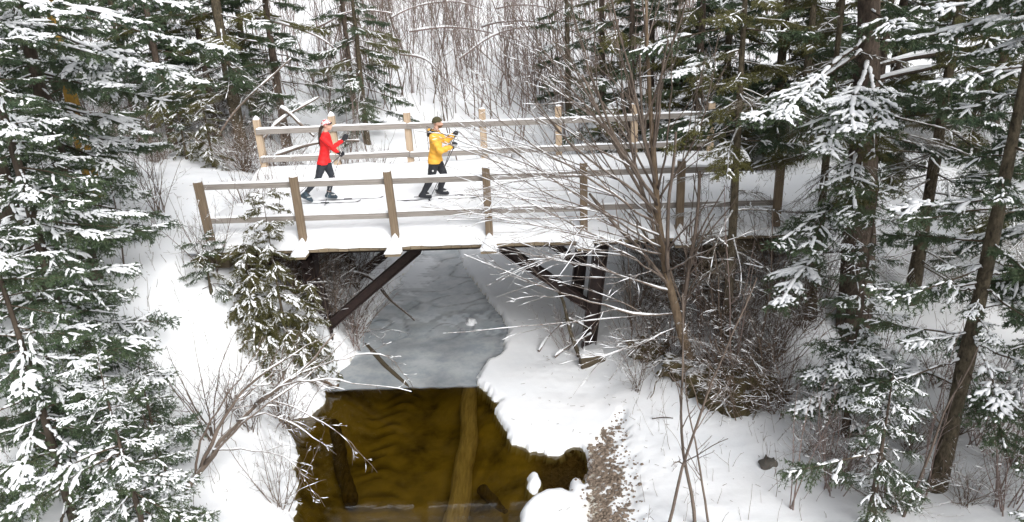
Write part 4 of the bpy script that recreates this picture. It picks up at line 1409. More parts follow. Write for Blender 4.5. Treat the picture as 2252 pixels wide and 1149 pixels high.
def brush_at(pxs, label, group, sc=(0.7, 1.15), name='tangled_shrub'):
    for (px, py) in pxs:
        zz = -1.5
        for _ in range(4):
            p = at(px, py, z=zz)
            zz = H(p[0], p[1])
        place(name, BRUSH[int(g.integers(5))], p[0], p[1], label, 'shrub', group, sc=g.uniform(*sc), tilt=(g.normal(0, .15), g.normal(0, .15)))


brush_at([(1390, 700), (1440, 740), (1480, 690), (1520, 760), (1560, 700), (1600, 780), (1640, 730), (1690, 770), (1430, 640), (1500, 620), (1580, 610), (1650, 640), (1720, 680), (1560, 840), (1620, 860), (1480, 800), (1540, 560), (1760, 760), (1420, 800), (1680, 570), (1410, 560), (1470, 540), (1600, 540), (1640, 590), (1500, 580), (1730, 600), (1700, 720), (1590, 660), (1450, 690), (1530, 650)],
         'tangled brown shrub on the right embankment below the hemlocks', 'tangled shrubs on the right embankment', (0.7, 1.2))
brush_at([(640, 640), (700, 690), (760, 680), (720, 750), (680, 780), (740, 800), (600, 600), (560, 590), (770, 740), (700, 600), (650, 700), (790, 690), (815, 650), (785, 770), (840, 610), (800, 720)],
         'tangled brown shrub spilling down the left bank below the bridge end', 'tangled shrubs on the left bank', (0.75, 1.15))
brush_at([(1780, 1000), (1860, 1060), (2000, 1000), (2090, 960), (2180, 900), (1950, 1120), (2120, 1110), (2060, 850), (2230, 1030), (1850, 960)],
         'tangled reddish shrub among the firs at the lower right', 'tangled shrubs among the right firs', (0.6, 1.0))
for i in range(34):
    x, y = g.uniform(-8, 15), g.uniform(6.2, 10.5)
    if 1.8 < x < 4.8:
        continue
    place('tangled_shrub', BRUSH[int(g.integers(5))], x, y, 'tangled brown shrub close behind the far railing', 'shrub', 'tangled shrubs behind the far railing', sc=g.uniform(.7, 1.25))

# cedars that screen the left end of the bridge
conifer('cedar_tree', 'small snowy cedar rising in front of the second near railing post', G(1.45, -0.75), 3.55, 0.04, 46, 0.3, 3.4, 0.85, ['cedar'], seed=41, droop=(-0.5, 0.1), bark='bark_moss', top=False)
conifer('cedar_tree', 'drooping cedar with clumps of snow below the left end of the deck', G(0.95, -0.8), 2.2, 0.05, 42, 0.2, 2.0, 1.15, ['cedar'], seed=42, droop=(-0.6, -0.1), bark='bark_moss', top=False)
conifer('cedar_tree', 'brown green cedar leaning over the left shore', G(1.6, -0.3), 2.1, 0.05, 38, 0.2, 1.9, 1.05, ['cedar', 'cedar', 'dead'], seed=43, droop=(-0.7, -0.1), bark='bark_moss', top=False, lean=(0.15, -0.05))
conifer('cedar_tree', 'young cedar under the left end of the deck beside the log crib', G(0.15, -0.75), 1.3, 0.04, 20, 0.15, 1.2, 0.7, ['cedar', 'light'], seed=44, droop=(-0.5, 0), bark='bark_moss', top=False)
conifer('cedar_tree', 'bushy brown green cedar at the left end of the far railing', G(-2.6, 6.6), 2.6, 0.05, 34, 0.2, 2.5, 0.8, ['cedar', 'olive', 'cedar'], seed=45, droop=(-0.4, 0.1), bark='bark_moss', top=False)
conifer('cedar_tree', 'low cedar on the mound left of the far railing', G(-3.7, 7.4), 2.2, 0.05, 30, 0.2, 2.1, 0.8, ['cedar', 'light', 'olive'], seed=46, droop=(-0.4, 0.1), bark='bark_moss', top=False)


def lumpy(name, c, r, mat, seed, label=None, cat=None, snow=0.0, k=18, n=12, amp=0.16, parent=None, group=None, flatb=True):
    """An uneven boulder or lump with an optional cap of snow."""
    gg = np.random.default_rng(seed)
    th = np.linspace(0, np.pi, n)
    ph = np.arange(k) / k * 2 * np.pi
    TH, PH = np.meshgrid(th, ph, indexing='ij')
    D = np.stack([np.sin(TH) * np.cos(PH), np.sin(TH) * np.sin(PH), np.cos(TH)], -1)
    f = 1 + amp * sum(np.sin((D @ gg.normal(size=3)) * w + gg.uniform(0, 6)) / (1 + i * .4) for i, w in enumerate((2.2, 3.1, 4.5, 7, 9, 13, 17)))
    V = D * f[..., None] * np.array(r)
    idx = np.arange(n * k).reshape(n, k)
    Q = np.stack([idx[:-1], idx[1:], np.roll(idx, -1, 1)[1:], np.roll(idx, -1, 1)[:-1]], -1).reshape(-1, 4)
    root = empty(name, c, label, cat, group)
    MB().add(V, Q).build('stone' if mat in ('rock', 'pebble') else 'lump', M[mat], root)
    if snow:
        top = V[: n // 2 + 1].copy()
        top = top * 1.05 + np.array([0, 0, snow])
        top[-1, :, 2] -= snow * 1.3
        id2 = np.arange((n // 2 + 1) * k).reshape(-1, k)
        Q2 = np.stack([id2[:-1], id2[1:], np.roll(id2, -1, 1)[1:], np.roll(id2, -1, 1)[:-1]], -1).reshape(-1, 4)
        MB().add(top, Q2).build('snow_cap', M['snow_fine'], root)
    return root


p = at(1037, 712, z=WATER)
lumpy('rock', (p[0], p[1], WATER - 0.03), (0.15, 0.13, 0.10), 'rock', 1, 'small snow capped rock standing in the icy stream', 'rock', 0.03)
p = at(1690, 1020, z=H(*at(1690, 1020, z=-2.5)[:2]))
lumpy('rock', (p[0], p[1], H(p[0], p[1]) + 0.0), (0.12, 0.10, 0.10), 'rock', 2, 'small dark rock poking out of the right snow', 'rock', 0.0, amp=0.3)
for i, (px, py, Y, r, lab) in enumerate([(1185, 300, 11.5, (0.9, 0.6, 0.6), 'dark boulder with a snow cap behind the far railing'), (1260, 305, 11, (0.7, 0.5, 0.45), 'grey boulder behind the right part of the far railing')]):
    p = A(px, py, Y)
    lumpy('boulder', (p[0], p[1], H(p[0], p[1]) + 0.1), r, 'rock', 10 + i, lab, 'boulder', 0.05)

# mossy root bank on the right
for i, (px, py, z, r, lab) in enumerate([(1640, 900, -2.6, (0.62, 0.34, 0.36), 'largest dark mossy root mass at the low end of the right bank'), (1500, 845, -2.65, (0.5, 0.3, 0.26), 'mossy root mass in the middle of the right bank edge'),
                                         (1425, 800, -2.7, (0.36, 0.28, 0.22), 'small mossy root mass near the timber block'), (1570, 875, -2.6, (0.42, 0.3, 0.27), 'mossy root mass beside the largest one')]):
    p = at(px, py, z=z)
    rt_ = lumpy('root_mass', (p[0], p[1], H(p[0], p[1]) + 0.05), r, 'moss_bank', 30 + i, lab, 'root mass', 0.0, amp=0.26, k=30, n=20)
    gg = np.random.default_rng(50 + i)
    for q in range(9):
        a = gg.uniform(0, 6.28)
        st = np.array([[math.cos(a) * r[0] * .7, math.sin(a) * r[1] * .7, r[2] * gg.uniform(.1, .8)]])
        Pq = grow(gg, st, np.array([[math.cos(a), math.sin(a) - .5, -.4]]), np.array([gg.uniform(.5, 1.1)]), 9, .25, -.08)
        MB().tubes(Pq, np.linspace(.022, .006, 9)[None], 5).build('root', M['twig_dead'], rt_)

# timber block under the right steel leg
p = at(1302, 792, z=-2.8)
o = MB().box((-0.26, -0.16, -0.16), (0.26, 0.16, 0.14), 0, 0.02).build('block', M['crib_wood'], None, False, (p[0], p[1], H(p[0], p[1]) + 0.08))
o.name = 'timber_block'
o.rotation_euler = (0.05, -0.06, 0.12)
tag(o, 'short squared timber block on the snow in front of the right steel leg', 'timber')
snow_strip(-0.25, 0.25, -0.15, 0.15, 0.139, 0.06, 900, o, 'snow_cap')


def log_between(name, label, a, b, r, mat='twig', snow=0.7, cat='branch', r2=None, seed=0, bend=0.05, group=None):
    gg = np.random.default_rng(seed)
    a, b = np.array(a, float), np.array(b, float)
    u = np.linspace(0, 1, 14)
    L = np.linalg.norm(b - a)
    P = (b - a)[None] * u[:, None] + np.stack([np.sin(u * 5 + seed) * bend * L * u * (1 - u) * 2, np.cos(u * 4 + seed) * bend * L * u * (1 - u) * 2, np.sin(u * 3.14) * bend * L], -1)
    R = np.linspace(r, r2 or r * 0.6, 14) * gg.uniform(.9, 1.1, 14)
    root = empty(name, a, label, cat, group)
    MB().tubes(P, R, 8).build('wood', M[mat], root)
    if snow:
        mb = MB()
        snow_on(mb, P[None], R[None], gg, 0, snow, fat=1.0, extra=0.008, k=6)
        if mb.n:
            mb.build('snow', M['snow_fine'], root)
    return root


def ground_px(px, py, dz=0.0):
    z = -2.0
    for _ in range(5):
        p = at(px, py, z=z)
        z = H(p[0], p[1])
    return np.array([p[0], p[1], z + dz])


log_between('broken_snag', 'leaning broken snag beside the right steel leg', ground_px(1275, 785, -.05), A(1228, 640, 1.0), 0.05, 'bark_moss', .5, 'snag', 0.03, 3)
log_between('fallen_branch', 'dark fallen branch on the ice shelf left of the timber block', ground_px(1185, 775, .03), ground_px(1262, 700, .15), 0.03, 'twig', .4, 'branch', 0.012, 4)
log_between('fallen_branch', 'fallen branch propped between the snag and the steel leg', ground_px(1220, 790, .05), A(1300, 735, 0.9), 0.028, 'twig', .5, 'branch', 0.02, 5)
log_between('fallen_branch', 'snowy branch leaning from the snag toward the steel leg', A(1240, 700, 0.9), A(1300, 725, 0.8), 0.03, 'bark_moss', .6, 'branch', 0.02, 6)
log_between('fallen_branch', 'curved snow topped branch arching over the ice by the left strut', A(775, 600, 2.4), A(912, 705, 2.2), 0.05, 'bark_dark', .8, 'branch', 0.025, 7, 0.14)
log_between('fallen_log', 'dark fallen log slanting into the water from the left shore', ground_px(800, 765, .1), at(905, 862, z=WATER - .05), 0.055, 'crib_wood', 0, 'log', 0.045, 8, 0.03)
log_between('fallen_log', 'rotten brown log half buried by the left snow tongue', at(625, 800, z=-2.72), at(742, 850, z=-2.95), 0.08, 'bark_tan', .6, 'log', 0.06, 9, 0.02)
log_between('fallen_branch', 'thin dark stick on the right snow', ground_px(1435, 922, .02), ground_px(1480, 921, .02), 0.018, 'bark_dark', .2, 'branch', 0.012, 10)
for i, (a, b, r, lab) in enumerate([((620, 240, 7.5), (690, 300, 7.0), .06, 'snow topped fallen trunk slanting behind the red skier'), ((600, 345, 6.2), (790, 310, 6.6), .05, 'snowy fallen trunk lying behind the left part of the far railing'),
                                   ((560, 330, 6.4), (700, 215, 8.5), .05, 'thin leaning dead stem behind the left far posts'), ((480, 300, 8), (640, 130, 9.5), .04, 'long dead stem leaning across the left woods')]):
    log_between('dead_stem', lab, A(*a), A(*b), r, 'twig', .8, 'log', r * .6, 20 + i, .06)
# bent stems loaded with snow on the hillside
for i, (a, b, hgt) in enumerate([((900, 70, 22), (1200, 120, 24), 0.10), ((1010, 130, 20), (1290, 80, 24), .12), ((860, 40, 24), (1060, 20, 27), .10), ((1060, 60, 23), (1330, 200, 18), .16), ((880, 120, 18), (1010, 200, 17), .12), ((1200, 150, 18), (1420, 60, 21), .12),
                                 ((700, 60, 16), (860, 30, 18), .1), ((560, 40, 14), (740, 110, 14), .08), ((1090, 20, 28), (1250, 40, 27), .1)]):
    log_between('bent_stem', 'snow laden stem bowed over on the far hillside', A(*a), A(*b), .045, 'twig_red', 1.0, 'sapling', .025, 40 + i, hgt, 'bowed stems on the hillside')

# logs on the stream bed
def sunk(label, pts, r, mat, seed, r2=None):
    gg = np.random.default_rng(seed)
    P = np.array([(*at(px, py, z=WATER)[:2], z) for px, py, z in pts])
    u = np.linspace(0, len(P) - 1, 24)
    Q = np.stack([np.interp(u, np.arange(len(P)), P[:, c]) for c in range(3)], -1)
    Q[:, 0] += 0.02 * np.sin(u * 5 + seed)
    R = np.linspace(r, r2 or r, 24) * gg.uniform(.93, 1.07, 24)
    c = Q[12].copy()
    root = empty('sunken_log', c, label, 'log')
    MB().tubes(Q - c, R, 14).build('wood', M[mat], root)
    gg2 = MB()
    return root


sunk('long pale log lying on the stream bed away from the bridge', [(1032, 840, -3.24), (1028, 950, -3.24), (1012, 1060, -3.25), (990, 1170, -3.26), (975, 1290, -3.26)], 0.165, 'sunk', 3, 0.2)
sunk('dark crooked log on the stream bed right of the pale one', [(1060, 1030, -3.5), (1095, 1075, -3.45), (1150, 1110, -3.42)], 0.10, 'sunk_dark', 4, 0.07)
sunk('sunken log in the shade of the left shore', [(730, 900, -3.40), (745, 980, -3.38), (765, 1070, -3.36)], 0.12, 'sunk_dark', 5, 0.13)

# pebbles of the gravel bank
g = np.random.default_rng(77)
pb = MB()
uu, vv = np.meshgrid(np.linspace(0, np.pi, 5), np.arange(6) / 6 * 2 * np.pi, indexing='ij')
SP = np.stack([np.sin(uu) * np.cos(vv), np.sin(uu) * np.sin(vv), np.cos(uu)], -1).reshape(-1, 3)
ii = np.arange(30).reshape(5, 6)
SQ = np.stack([ii[:-1], ii[1:], np.roll(ii, -1, 1)[1:], np.roll(ii, -1, 1)[:-1]], -1).reshape(-1, 4)
N_ = 7000
px_ = 7.55 + g.normal(0, 0.32, N_)
py_ = g.uniform(-6.2, -1.7, N_)
hz_, d_, b_, gv_ = ground_parts(px_, py_)
ok = (gv_ > 0.2) & (hz_ < -2.75) & ((b_ > 0.35) | (g.random(N_) < .12))
for x, y, z in zip(px_[ok], py_[ok], hz_[ok]):
    s_ = g.uniform(0.010, 0.024) if g.random() < .93 else g.uniform(.025, .045)
    pb.add(SP * (s_ * g.uniform(.7, 1.3, 3) * [1, 1, .6]) * (1 + .12 * g.normal(size=(30, 1))) + [x, y, z + s_ * .15], SQ)
tag(pb.build('pebble_bank', M['pebble']), 'brown pebbles of the gravel bank beside the right shore', 'pebbles', kind='stuff')

# thin dead stems and blown litter on the snow
g = np.random.default_rng(321)
st = MB()
cx_ = np.r_[g.uniform(-2.5, 1.5, 420), g.uniform(7.9, 11.5, 420)]
cy_ = g.uniform(-5.2, 1.5, 840)
ch_, cd_, _, _ = ground_parts(cx_, cy_)
okc = (ch_ > -2.9) & (cd_ > 0.3)
P0 = np.c_[cx_, cy_, ch_ - 0.03][okc][:: 2]
n = len(P0)
P = grow(g, P0, np.c_[g.normal(0, .25, (n, 2)), np.ones(n)], g.uniform(.15, .8, n), 6, .12, .02)
R = g.uniform(.0025, .005, n)[:, None] * np.linspace(1, .5, 6)[None]
st.tubes(P, R, 3, 0, cap=False)
twigs(st, g, P, R, [(5, (25, 60), .3, .97, .5, 4, .12)], 0, sides=3)
tag(st.build('dead_stems', [M['twig_brush']]), 'thin dead stems poking up through the snow on both banks', 'stems', kind='stuff')
lt = MB()
n = 0
L0_ = []
while n < 700:
    x, y = (g.uniform(-3, 1.8), g.uniform(-5, 4)) if g.random() < .5 else (g.uniform(5.8, 12), g.uniform(-5, 5))
    L0_.append((x, y))
    n += 1
L0_ = np.array(L0_)
hz_, d_, _, _ = ground_parts(L0_[:, 0], L0_[:, 1])
okk = (d_ > 0.15)
c = np.c_[L0_, hz_ + 0.006][okk]
a = g.uniform(0, 6.28, len(c))
ln = g.uniform(.008, .05, len(c))
dv = np.stack([np.cos(a), np.sin(a), g.normal(0, .1, len(c))], -1) * ln[:, None]
lt.tubes(np.stack([c - dv, c + dv], 1), np.tile([.0035, .003], (len(c), 1)), 3, 0, cap=False)
tag(lt.build('litter', [M['twig_brush']]), 'twig and needle litter scattered over the snow', 'litter', kind='stuff')

# ------------------------------------------------------------------ skiers
def cloth(name, c1, c2, scale=40, rough=0.8, bump=0.15):
    return m_plain(name, c1, c2, scale, rough, bump, detail=2, dist=0.006)


M['skin'] = m_plain('skin', (0.55, 0.33, 0.25), (0.62, 0.39, 0.30), 20, 0.5, 0.05)
M['yellow'] = cloth('yellow_shell', (0.80, 0.41, 0.05), (0.86, 0.48, 0.08), 12, 0.6)
M['red'] = cloth('red_jersey', (0.74, 0.018, 0.022), (0.82, 0.03, 0.03), 12, 0.65)
M['black'] = cloth('black_fabric', (0.018, 0.019, 0.023), (0.035, 0.037, 0.044), 14, 0.75)
M['legging'] = cloth('charcoal_legging', (0.022, 0.026, 0.034), (0.04, 0.045, 0.055), 14, 0.7)
M['olive_knit'] = cloth('olive_knit', (0.05, 0.045, 0.022), (0.10, 0.09, 0.05), 90, 0.95, 0.5)
t = NT('patterned_knit')
M['pattern_knit'] = t.done(t.bsdf(t.ramp(t.noise(26, 2, 0.5), [(0.44, (0.80, 0.78, 0.76)), (0.52, (0.72, 0.62, 0.60)), (0.58, (0.55, 0.05, 0.07))]), 0.9))
M['hair'] = m_plain('dark_hair', (0.02, 0.013, 0.01), (0.06, 0.038, 0.028), 40, 0.6, 0.4, (8, 8, 1))
M['beard'] = m_plain('brown_beard', (0.10, 0.05, 0.025), (0.22, 0.12, 0.06), 80, 0.9, 0.4)
M['boot_blue'] = m_plain('black_and_blue_boot', (0.018, 0.02, 0.024), (0.07, 0.11, 0.14), 16, 0.5, 0.1)
M['white_plastic'] = m_plain('white_plastic', (0.72, 0.73, 0.74), (0.8, 0.8, 0.8), 10, 0.4, 0.0)
M['ski_top'] = m_plain('dark_ski_topsheet', (0.015, 0.016, 0.02), (0.05, 0.055, 0.07), 6, 0.35, 0.0, (1, 6, 6))
M['shaft'] = m_plain('carbon_shaft', (0.02, 0.02, 0.022), (0.05, 0.05, 0.055), 10, 0.4, 0.0)
t = NT('speckled_shaft')
M['shaft_speckled'] = t.done(t.bsdf(t.ramp(t.noise(14, 1, 0.4, stretch=(1, 1, 1.5)), [(0.47, (0.04, 0.04, 0.045)), (0.53, (0.55, 0.55, 0.55))]), 0.4))
M['lens'] = m_plain('dark_lens', (0.03, 0.012, 0.012), (0.06, 0.02, 0.02), 10, 0.15, 0.0)


def remeshed(mb, voxel, smooth=4):
    """One continuous surface from overlapping closed shapes."""
    me_ = mb.mesh('tmp', [M['skin']])
    o = bpy.data.objects.new('tmp', me_)
    COL.objects.link(o)
    r = o.modifiers.new('r', 'REMESH')
    r.mode = 'VOXEL'
    r.voxel_size = voxel
    sm = o.modifiers.new('s', 'SMOOTH')
    sm.factor = 0.5
    sm.iterations = smooth
    dg = bpy.context.evaluated_depsgraph_get()
    ev = o.evaluated_get(dg)
    m2 = ev.to_mesh()
    V = np.zeros(len(m2.vertices) * 3)
    m2.vertices.foreach_get('co', V)
    V = V.reshape(-1, 3)
    Nn = np.zeros(len(m2.vertices) * 3)
    m2.vertices.foreach_get('normal', Nn)
    F = [tuple(p.vertices) for p in m2.polygons]
    ev.to_mesh_clear()
    bpy.data.objects.remove(o)
    bpy.data.meshes.remove(me_)
    Q = np.array([f for f in F if len(f) == 4], int).reshape(-1, 4)
    T = np.array([f for f in F if len(f) == 3], int).reshape(-1, 3)
    return V, Nn.reshape(-1, 3), Q, T


def rings(mb, R, k=18):
    """Closed loft through horizontal ellipses (cx, cy, cz, rx, ry)."""
    a = np.arange(k) / k * 2 * np.pi
    V = np.concatenate([np.stack([r[0] + r[3] * np.cos(a), r[1] + r[4] * np.sin(a), np.full(k, r[2])], -1) for r in R])
    n = len(R)
    Q = [(i * k + j, i * k + (j + 1) % k, (i + 1) * k + (j + 1) % k, (i + 1) * k + j) for i in range(n - 1) for j in range(k)]
    T = [(0, j + 1, j) for j in range(1, k - 1)] + [((n - 1) * k, (n - 1) * k + j, (n - 1) * k + j + 1) for j in range(1, k - 1)]
    mb.add(V, Q, T)


def ball(mb, c, r, k=14, n=8):
    c = np.asarray(c, float)
    r = np.broadcast_to(np.asarray(r, float), 3)
    f = np.linspace(-0.98, 0.98, n)
    rings(mb, [(c[0], c[1], c[2] + r[2] * z, r[0] * math.sqrt(1 - z * z), r[1] * math.sqrt(1 - z * z)) for z in f], k)


def limb_tube(mb, pts, rad, k=14):
    pts = np.array(pts, float)
    n = 4 * (len(pts) - 1) + 1
    u = np.linspace(0, len(pts) - 1, n)
    P = np.stack([np.interp(u, np.arange(len(pts)), pts[:, c]) for c in range(3)], -1)
    R = np.interp(u, np.arange(len(pts)), rad)
    mb.tubes(P, R, k)
    for p, r in zip(pts, rad):
        ball(mb, p, r * 0.99, 12, 7)


def seg_d(V, a, b):
    a, b = np.array(a, float), np.array(b, float)
    e = b - a
    tt = np.clip(((V - a) @ e) / (e @ e + 1e-9), 0, 1)
    return np.linalg.norm(V - a - tt[:, None] * e, axis=1)


def shell(root, name, mat, V, Nn, Q, T, mask_v, off, base):
    """A garment: the faces of the body in a region, lifted off the skin."""
    fq = mask_v[Q].all(1) if len(Q) else np.zeros(0, bool)
    ft = mask_v[T].all(1) if len(T) else np.zeros(0, bool)
    Qs, Ts = Q[fq], T[ft]
    used = np.unique(np.concatenate([Qs.ravel(), Ts.ravel()]))
    if len(used) == 0:
        return None
    mp = np.full(len(V), -1)
    mp[used] = np.arange(len(used))
    o = off[used][:, None] if np.ndim(off) else off
    return MB().add(V[used] + Nn[used] * o - base, mp[Qs], mp[Ts]).build(name, M[mat], root)


def glove(root, wrist, hand, pole_d, base):
    """A gloved hand closed round a pole: palm, four curled fingers, thumb."""
    mb = MB()
    wrist, c = np.array(wrist, float), np.array(hand, float)
    d = unit(np.array(pole_d, float))
    f = unit(c - wrist)
    u = unit(-f + d * (f @ d))
    v = np.cross(d, u)
    knuckle = c + u * 0.03
    limb_tube(mb, [wrist - f * 0.02, wrist + f * 0.02, knuckle], [0.042, 0.038, 0.034])
    ball(mb, knuckle + d * 0.0, [0.036, 0.04, 0.045])
    for i, ln in enumerate((0.9, 1.0, 0.95, 0.8)):
        oz = (1.5 - i) * 0.023
        pts = []
        for a in np.radians(np.linspace(35, 35 + 235 * ln, 6)):
            pts.append(c + d * oz + (u * math.cos(a) + v * math.sin(a)) * 0.036)
        limb_tube(mb, pts, [0.0135, 0.0135, 0.013, 0.0125, 0.012, 0.011], 8)
    pts = [c + d * 0.045 + (u * math.cos(a) - v * math.sin(a)) * 0.036 for a in np.radians([20, 70, 120, 165])]
    limb_tube(mb, pts, [0.016, 0.015, 0.0135, 0.012], 8)
    V, Nn, Q, T = remeshed(mb, 0.0065, 2)
    return MB().add(V - base, Q, T).build('glove', M['black'], root)


def person(label, base, j, jacket, trousers, hat, boots, hem, loose, hem_tilt=0.0, woman=False):
    base = np.array(base, float)
    root = empty('person', base, label, 'person')
    mb = MB()
    hc = np.array(j['head'])
    nk = np.array(j['neck'])
    hp = np.array(j['hip'])
    sw = 0.90 if woman else 1.0
    # torso
    R = []
    prof = [(-0.10, 0.085, 0.11), (-0.04, 0.115, 0.155), (0.03, 0.122, 0.165), (0.16, 0.108, 0.15), (0.30, 0.105, 0.142), (0.42, 0.118, 0.158), (0.50, 0.118, 0.165), (0.565, 0.09, 0.14), (0.61, 0.06, 0.09)]
    for dz, rx, ry in prof:
        f = (dz + 0.0) / 0.61
        c = hp + (nk - hp) * f
        R.append((c[0] + 0.018 * math.sin(f * 3.1), c[1], c[2], rx * sw, ry * sw))
    rings(mb, R)
    limb_tube(mb, [nk - [0.01, 0, 0.05], nk + (hc - nk) * 0.55], [0.062 * sw, 0.055 * sw])
    # head: skull, jaw, nose, ears, brow
    ball(mb, hc + [-0.008, 0, 0.03], [0.098, 0.077, 0.092])
    ball(mb, hc + [0.03, 0, -0.045], [0.064, 0.055, 0.07])
    ball(mb, hc + [0.062, 0, -0.098], [0.026, 0.03, 0.02], 10, 6)
    limb_tube(mb, [hc + [0.086, 0, 0.0], hc + [0.112, 0, -0.04]], [0.011, 0.015], 8)
    ball(mb, hc + [0.09, 0, -0.068], [0.014, 0.022, 0.01], 8, 5)
    for s_ in (-1, 1):
        ball(mb, hc + [-0.008, 0.077 * s_, -0.012], [0.02, 0.012, 0.032], 8, 5)
    bones = [(hp - [0, 0, .05], nk - [0, 0, .08], 0.13, 'torso'), (nk - [0, 0, .04], nk + (hc - nk) * .5, 0.058, 'neck'), (hc - [-.03, 0, .05], hc + [0, 0, .04], 0.085, 'head')]
    for s_, n_ in ((-1, 'N'), (1, 'F')):
        sh, el, wr = np.array(j['sh' + n_]), np.array(j['el' + n_]), np.array(j['wr' + n_])
        limb_tube(mb, [nk + [0, 0.06 * s_, -0.08], sh, el, wr], [0.075 * sw, 0.062 * sw, 0.046 * sw, 0.034 * sw])
        hipj, kn, an = np.array(j['hip' + n_]), np.array(j['kn' + n_]), np.array(j['an' + n_])
        toe = np.array(j['toe' + n_])
        limb_tube(mb, [hipj, hipj * .5 + kn * .5, kn, kn * .6 + an * .4, an], [0.098, 0.086, 0.062, 0.06, 0.042])
        heel = an + unit(an - kn) * 0.055 + np.array([-0.035, 0, 0])
        limb_tube(mb, [an, an + (toe - an) * .55 + [0, 0, 0.02], toe], [0.046, 0.042, 0.030])
        limb_tube(mb, [an, heel, toe], [0.045, 0.036, 0.03])
        bones += [(sh, el, .05, 'arm'), (el, wr, .04, 'arm'), (hipj, kn, .08, 'leg'), (kn, an + (kn - an) * .22, .05, 'leg'), (an + (kn - an) * .18, an, .045, 'foot'), (heel, toe, .04, 'foot')]
    V, Nn, Q, T = remeshed(mb, 0.0125, 4)
    D = np.stack([seg_d(V, a, b) - r for a, b, r, _ in bones])
    lab = np.array([b[3] for b in bones])[D.argmin(0)]
    MB().add(V - base, Q, T).build('body', M['skin'], root)
    isn = {k: lab == k for k in ('torso', 'arm', 'leg', 'foot', 'neck', 'head')}
    hz = hem + hem_tilt * (V[:, 0] - hp[0])
    jk = ((isn['torso'] | isn['leg']) & (V[:, 2] > hz)) | isn['arm'] | (isn['neck'] & (V[:, 2] < nk[2] + 0.015))
    folds = 0.006 * np.sin(V[:, 2] * 55 + 7 * np.sin(V[:, 1] * 16) + V[:, 0] * 22)
    offj = loose + folds * (loose / 0.02) + 0.012 * (isn['torso'] | isn['leg']) * np.clip((hp[2] + 0.05 - V[:, 2]) / 0.15, 0, 1)
    shell(root, 'jacket', jacket, V, Nn, Q, T, jk, offj, base)
    tz = ((isn['torso'] | isn['leg']) & (V[:, 2] < hz + 0.06)) | (isn['foot'] & (V[:, 2] > j['cuff']))
    shell(root, 'trousers', trousers, V, Nn, Q, T, tz, 0.006 + 0.25 * folds + (0.010 if not woman else 0), base)
    for n_ in ('N', 'F'):
        ft = isn['foot'] & (np.abs(V[:, 1] - j['an' + n_][1]) < 0.09)
        bo = shell(root, 'boot', boots, V, Nn, Q, T, ft, np.full(len(V), 0.009), base)
        an, toe = np.array(j['an' + n_]), np.array(j['toe' + n_])
        mid = an * .35 + toe * .65
        MB().box((-0.03, -0.055, -0.004), (0.05, 0.055, 0.006), 0, 0.002, Matrix.Translation(Vector(mid + [0, 0, 0.038] - base))).build('boot_strap', M['white_plastic'], bo)
        wr = np.array(j['wr' + n_])
        glove(root, wr, j['ha' + n_], j['pole' + n_], base)
    # hat with a turned-up cuff
    rel = V - hc
    line = 0.012 + 0.55 * np.clip(rel[:, 0], -0.1, 0.1) * (0.35 if not woman else 0.45)
    hatv = isn['head'] & (rel[:, 2] > line)
    h = shell(root, 'hat', hat, V, Nn, Q, T, hatv, 0.013 + 0.03 * np.clip(rel[:, 2] - 0.05, 0, 1), base)
    if not woman:
        shell(root, 'hat_cuff', hat, V, Nn, Q, T, hatv & (rel[:, 2] < line + 0.05), np.full(len(V), 0.02), base)
        bd = isn['head'] & (rel[:, 2] < -0.042) & (rel[:, 0] > 0.005)
        shell(root, 'beard', 'beard', V, Nn, Q, T, bd, np.full(len(V), 0.005), base)
    return root, V, Nn, Q, T, isn


def ski_pole(label, hand, tip, mat, top=0.06):
    hand, tip = np.array(hand, float), np.array(tip, float)
    d = unit(hand - tip)
    root = empty('ski_pole', tip, label, 'ski pole', 'ski poles')
    L = np.linalg.norm(hand - tip)
    rot = Vector(d).to_track_quat('Z', 'Y')
    parts = [('shaft', [(0, 0, 0.03), (0, 0, L - 0.08)], [0.0065, 0.0085], mat), ('grip', [(0, 0, L - 0.08), (0, 0, L), (0, 0, L + top)], [0.014, 0.016, 0.019], 'black'),
             ('tip', [(0, 0, -0.02), (0, 0, 0.035)], [0.003, 0.008], 'steel'), ('basket', [(0, 0, 0.045), (0, 0, 0.052), (0, 0, 0.06)], [0.012, 0.036, 0.014], 'black')]
    for nm, P, R, m_ in parts:
        o = MB().tubes(np.array(P), np.array(R), 10).build(nm, M[m_], root)
        o.rotation_mode = 'QUATERNION'
        o.rotation_quaternion = rot
    return root


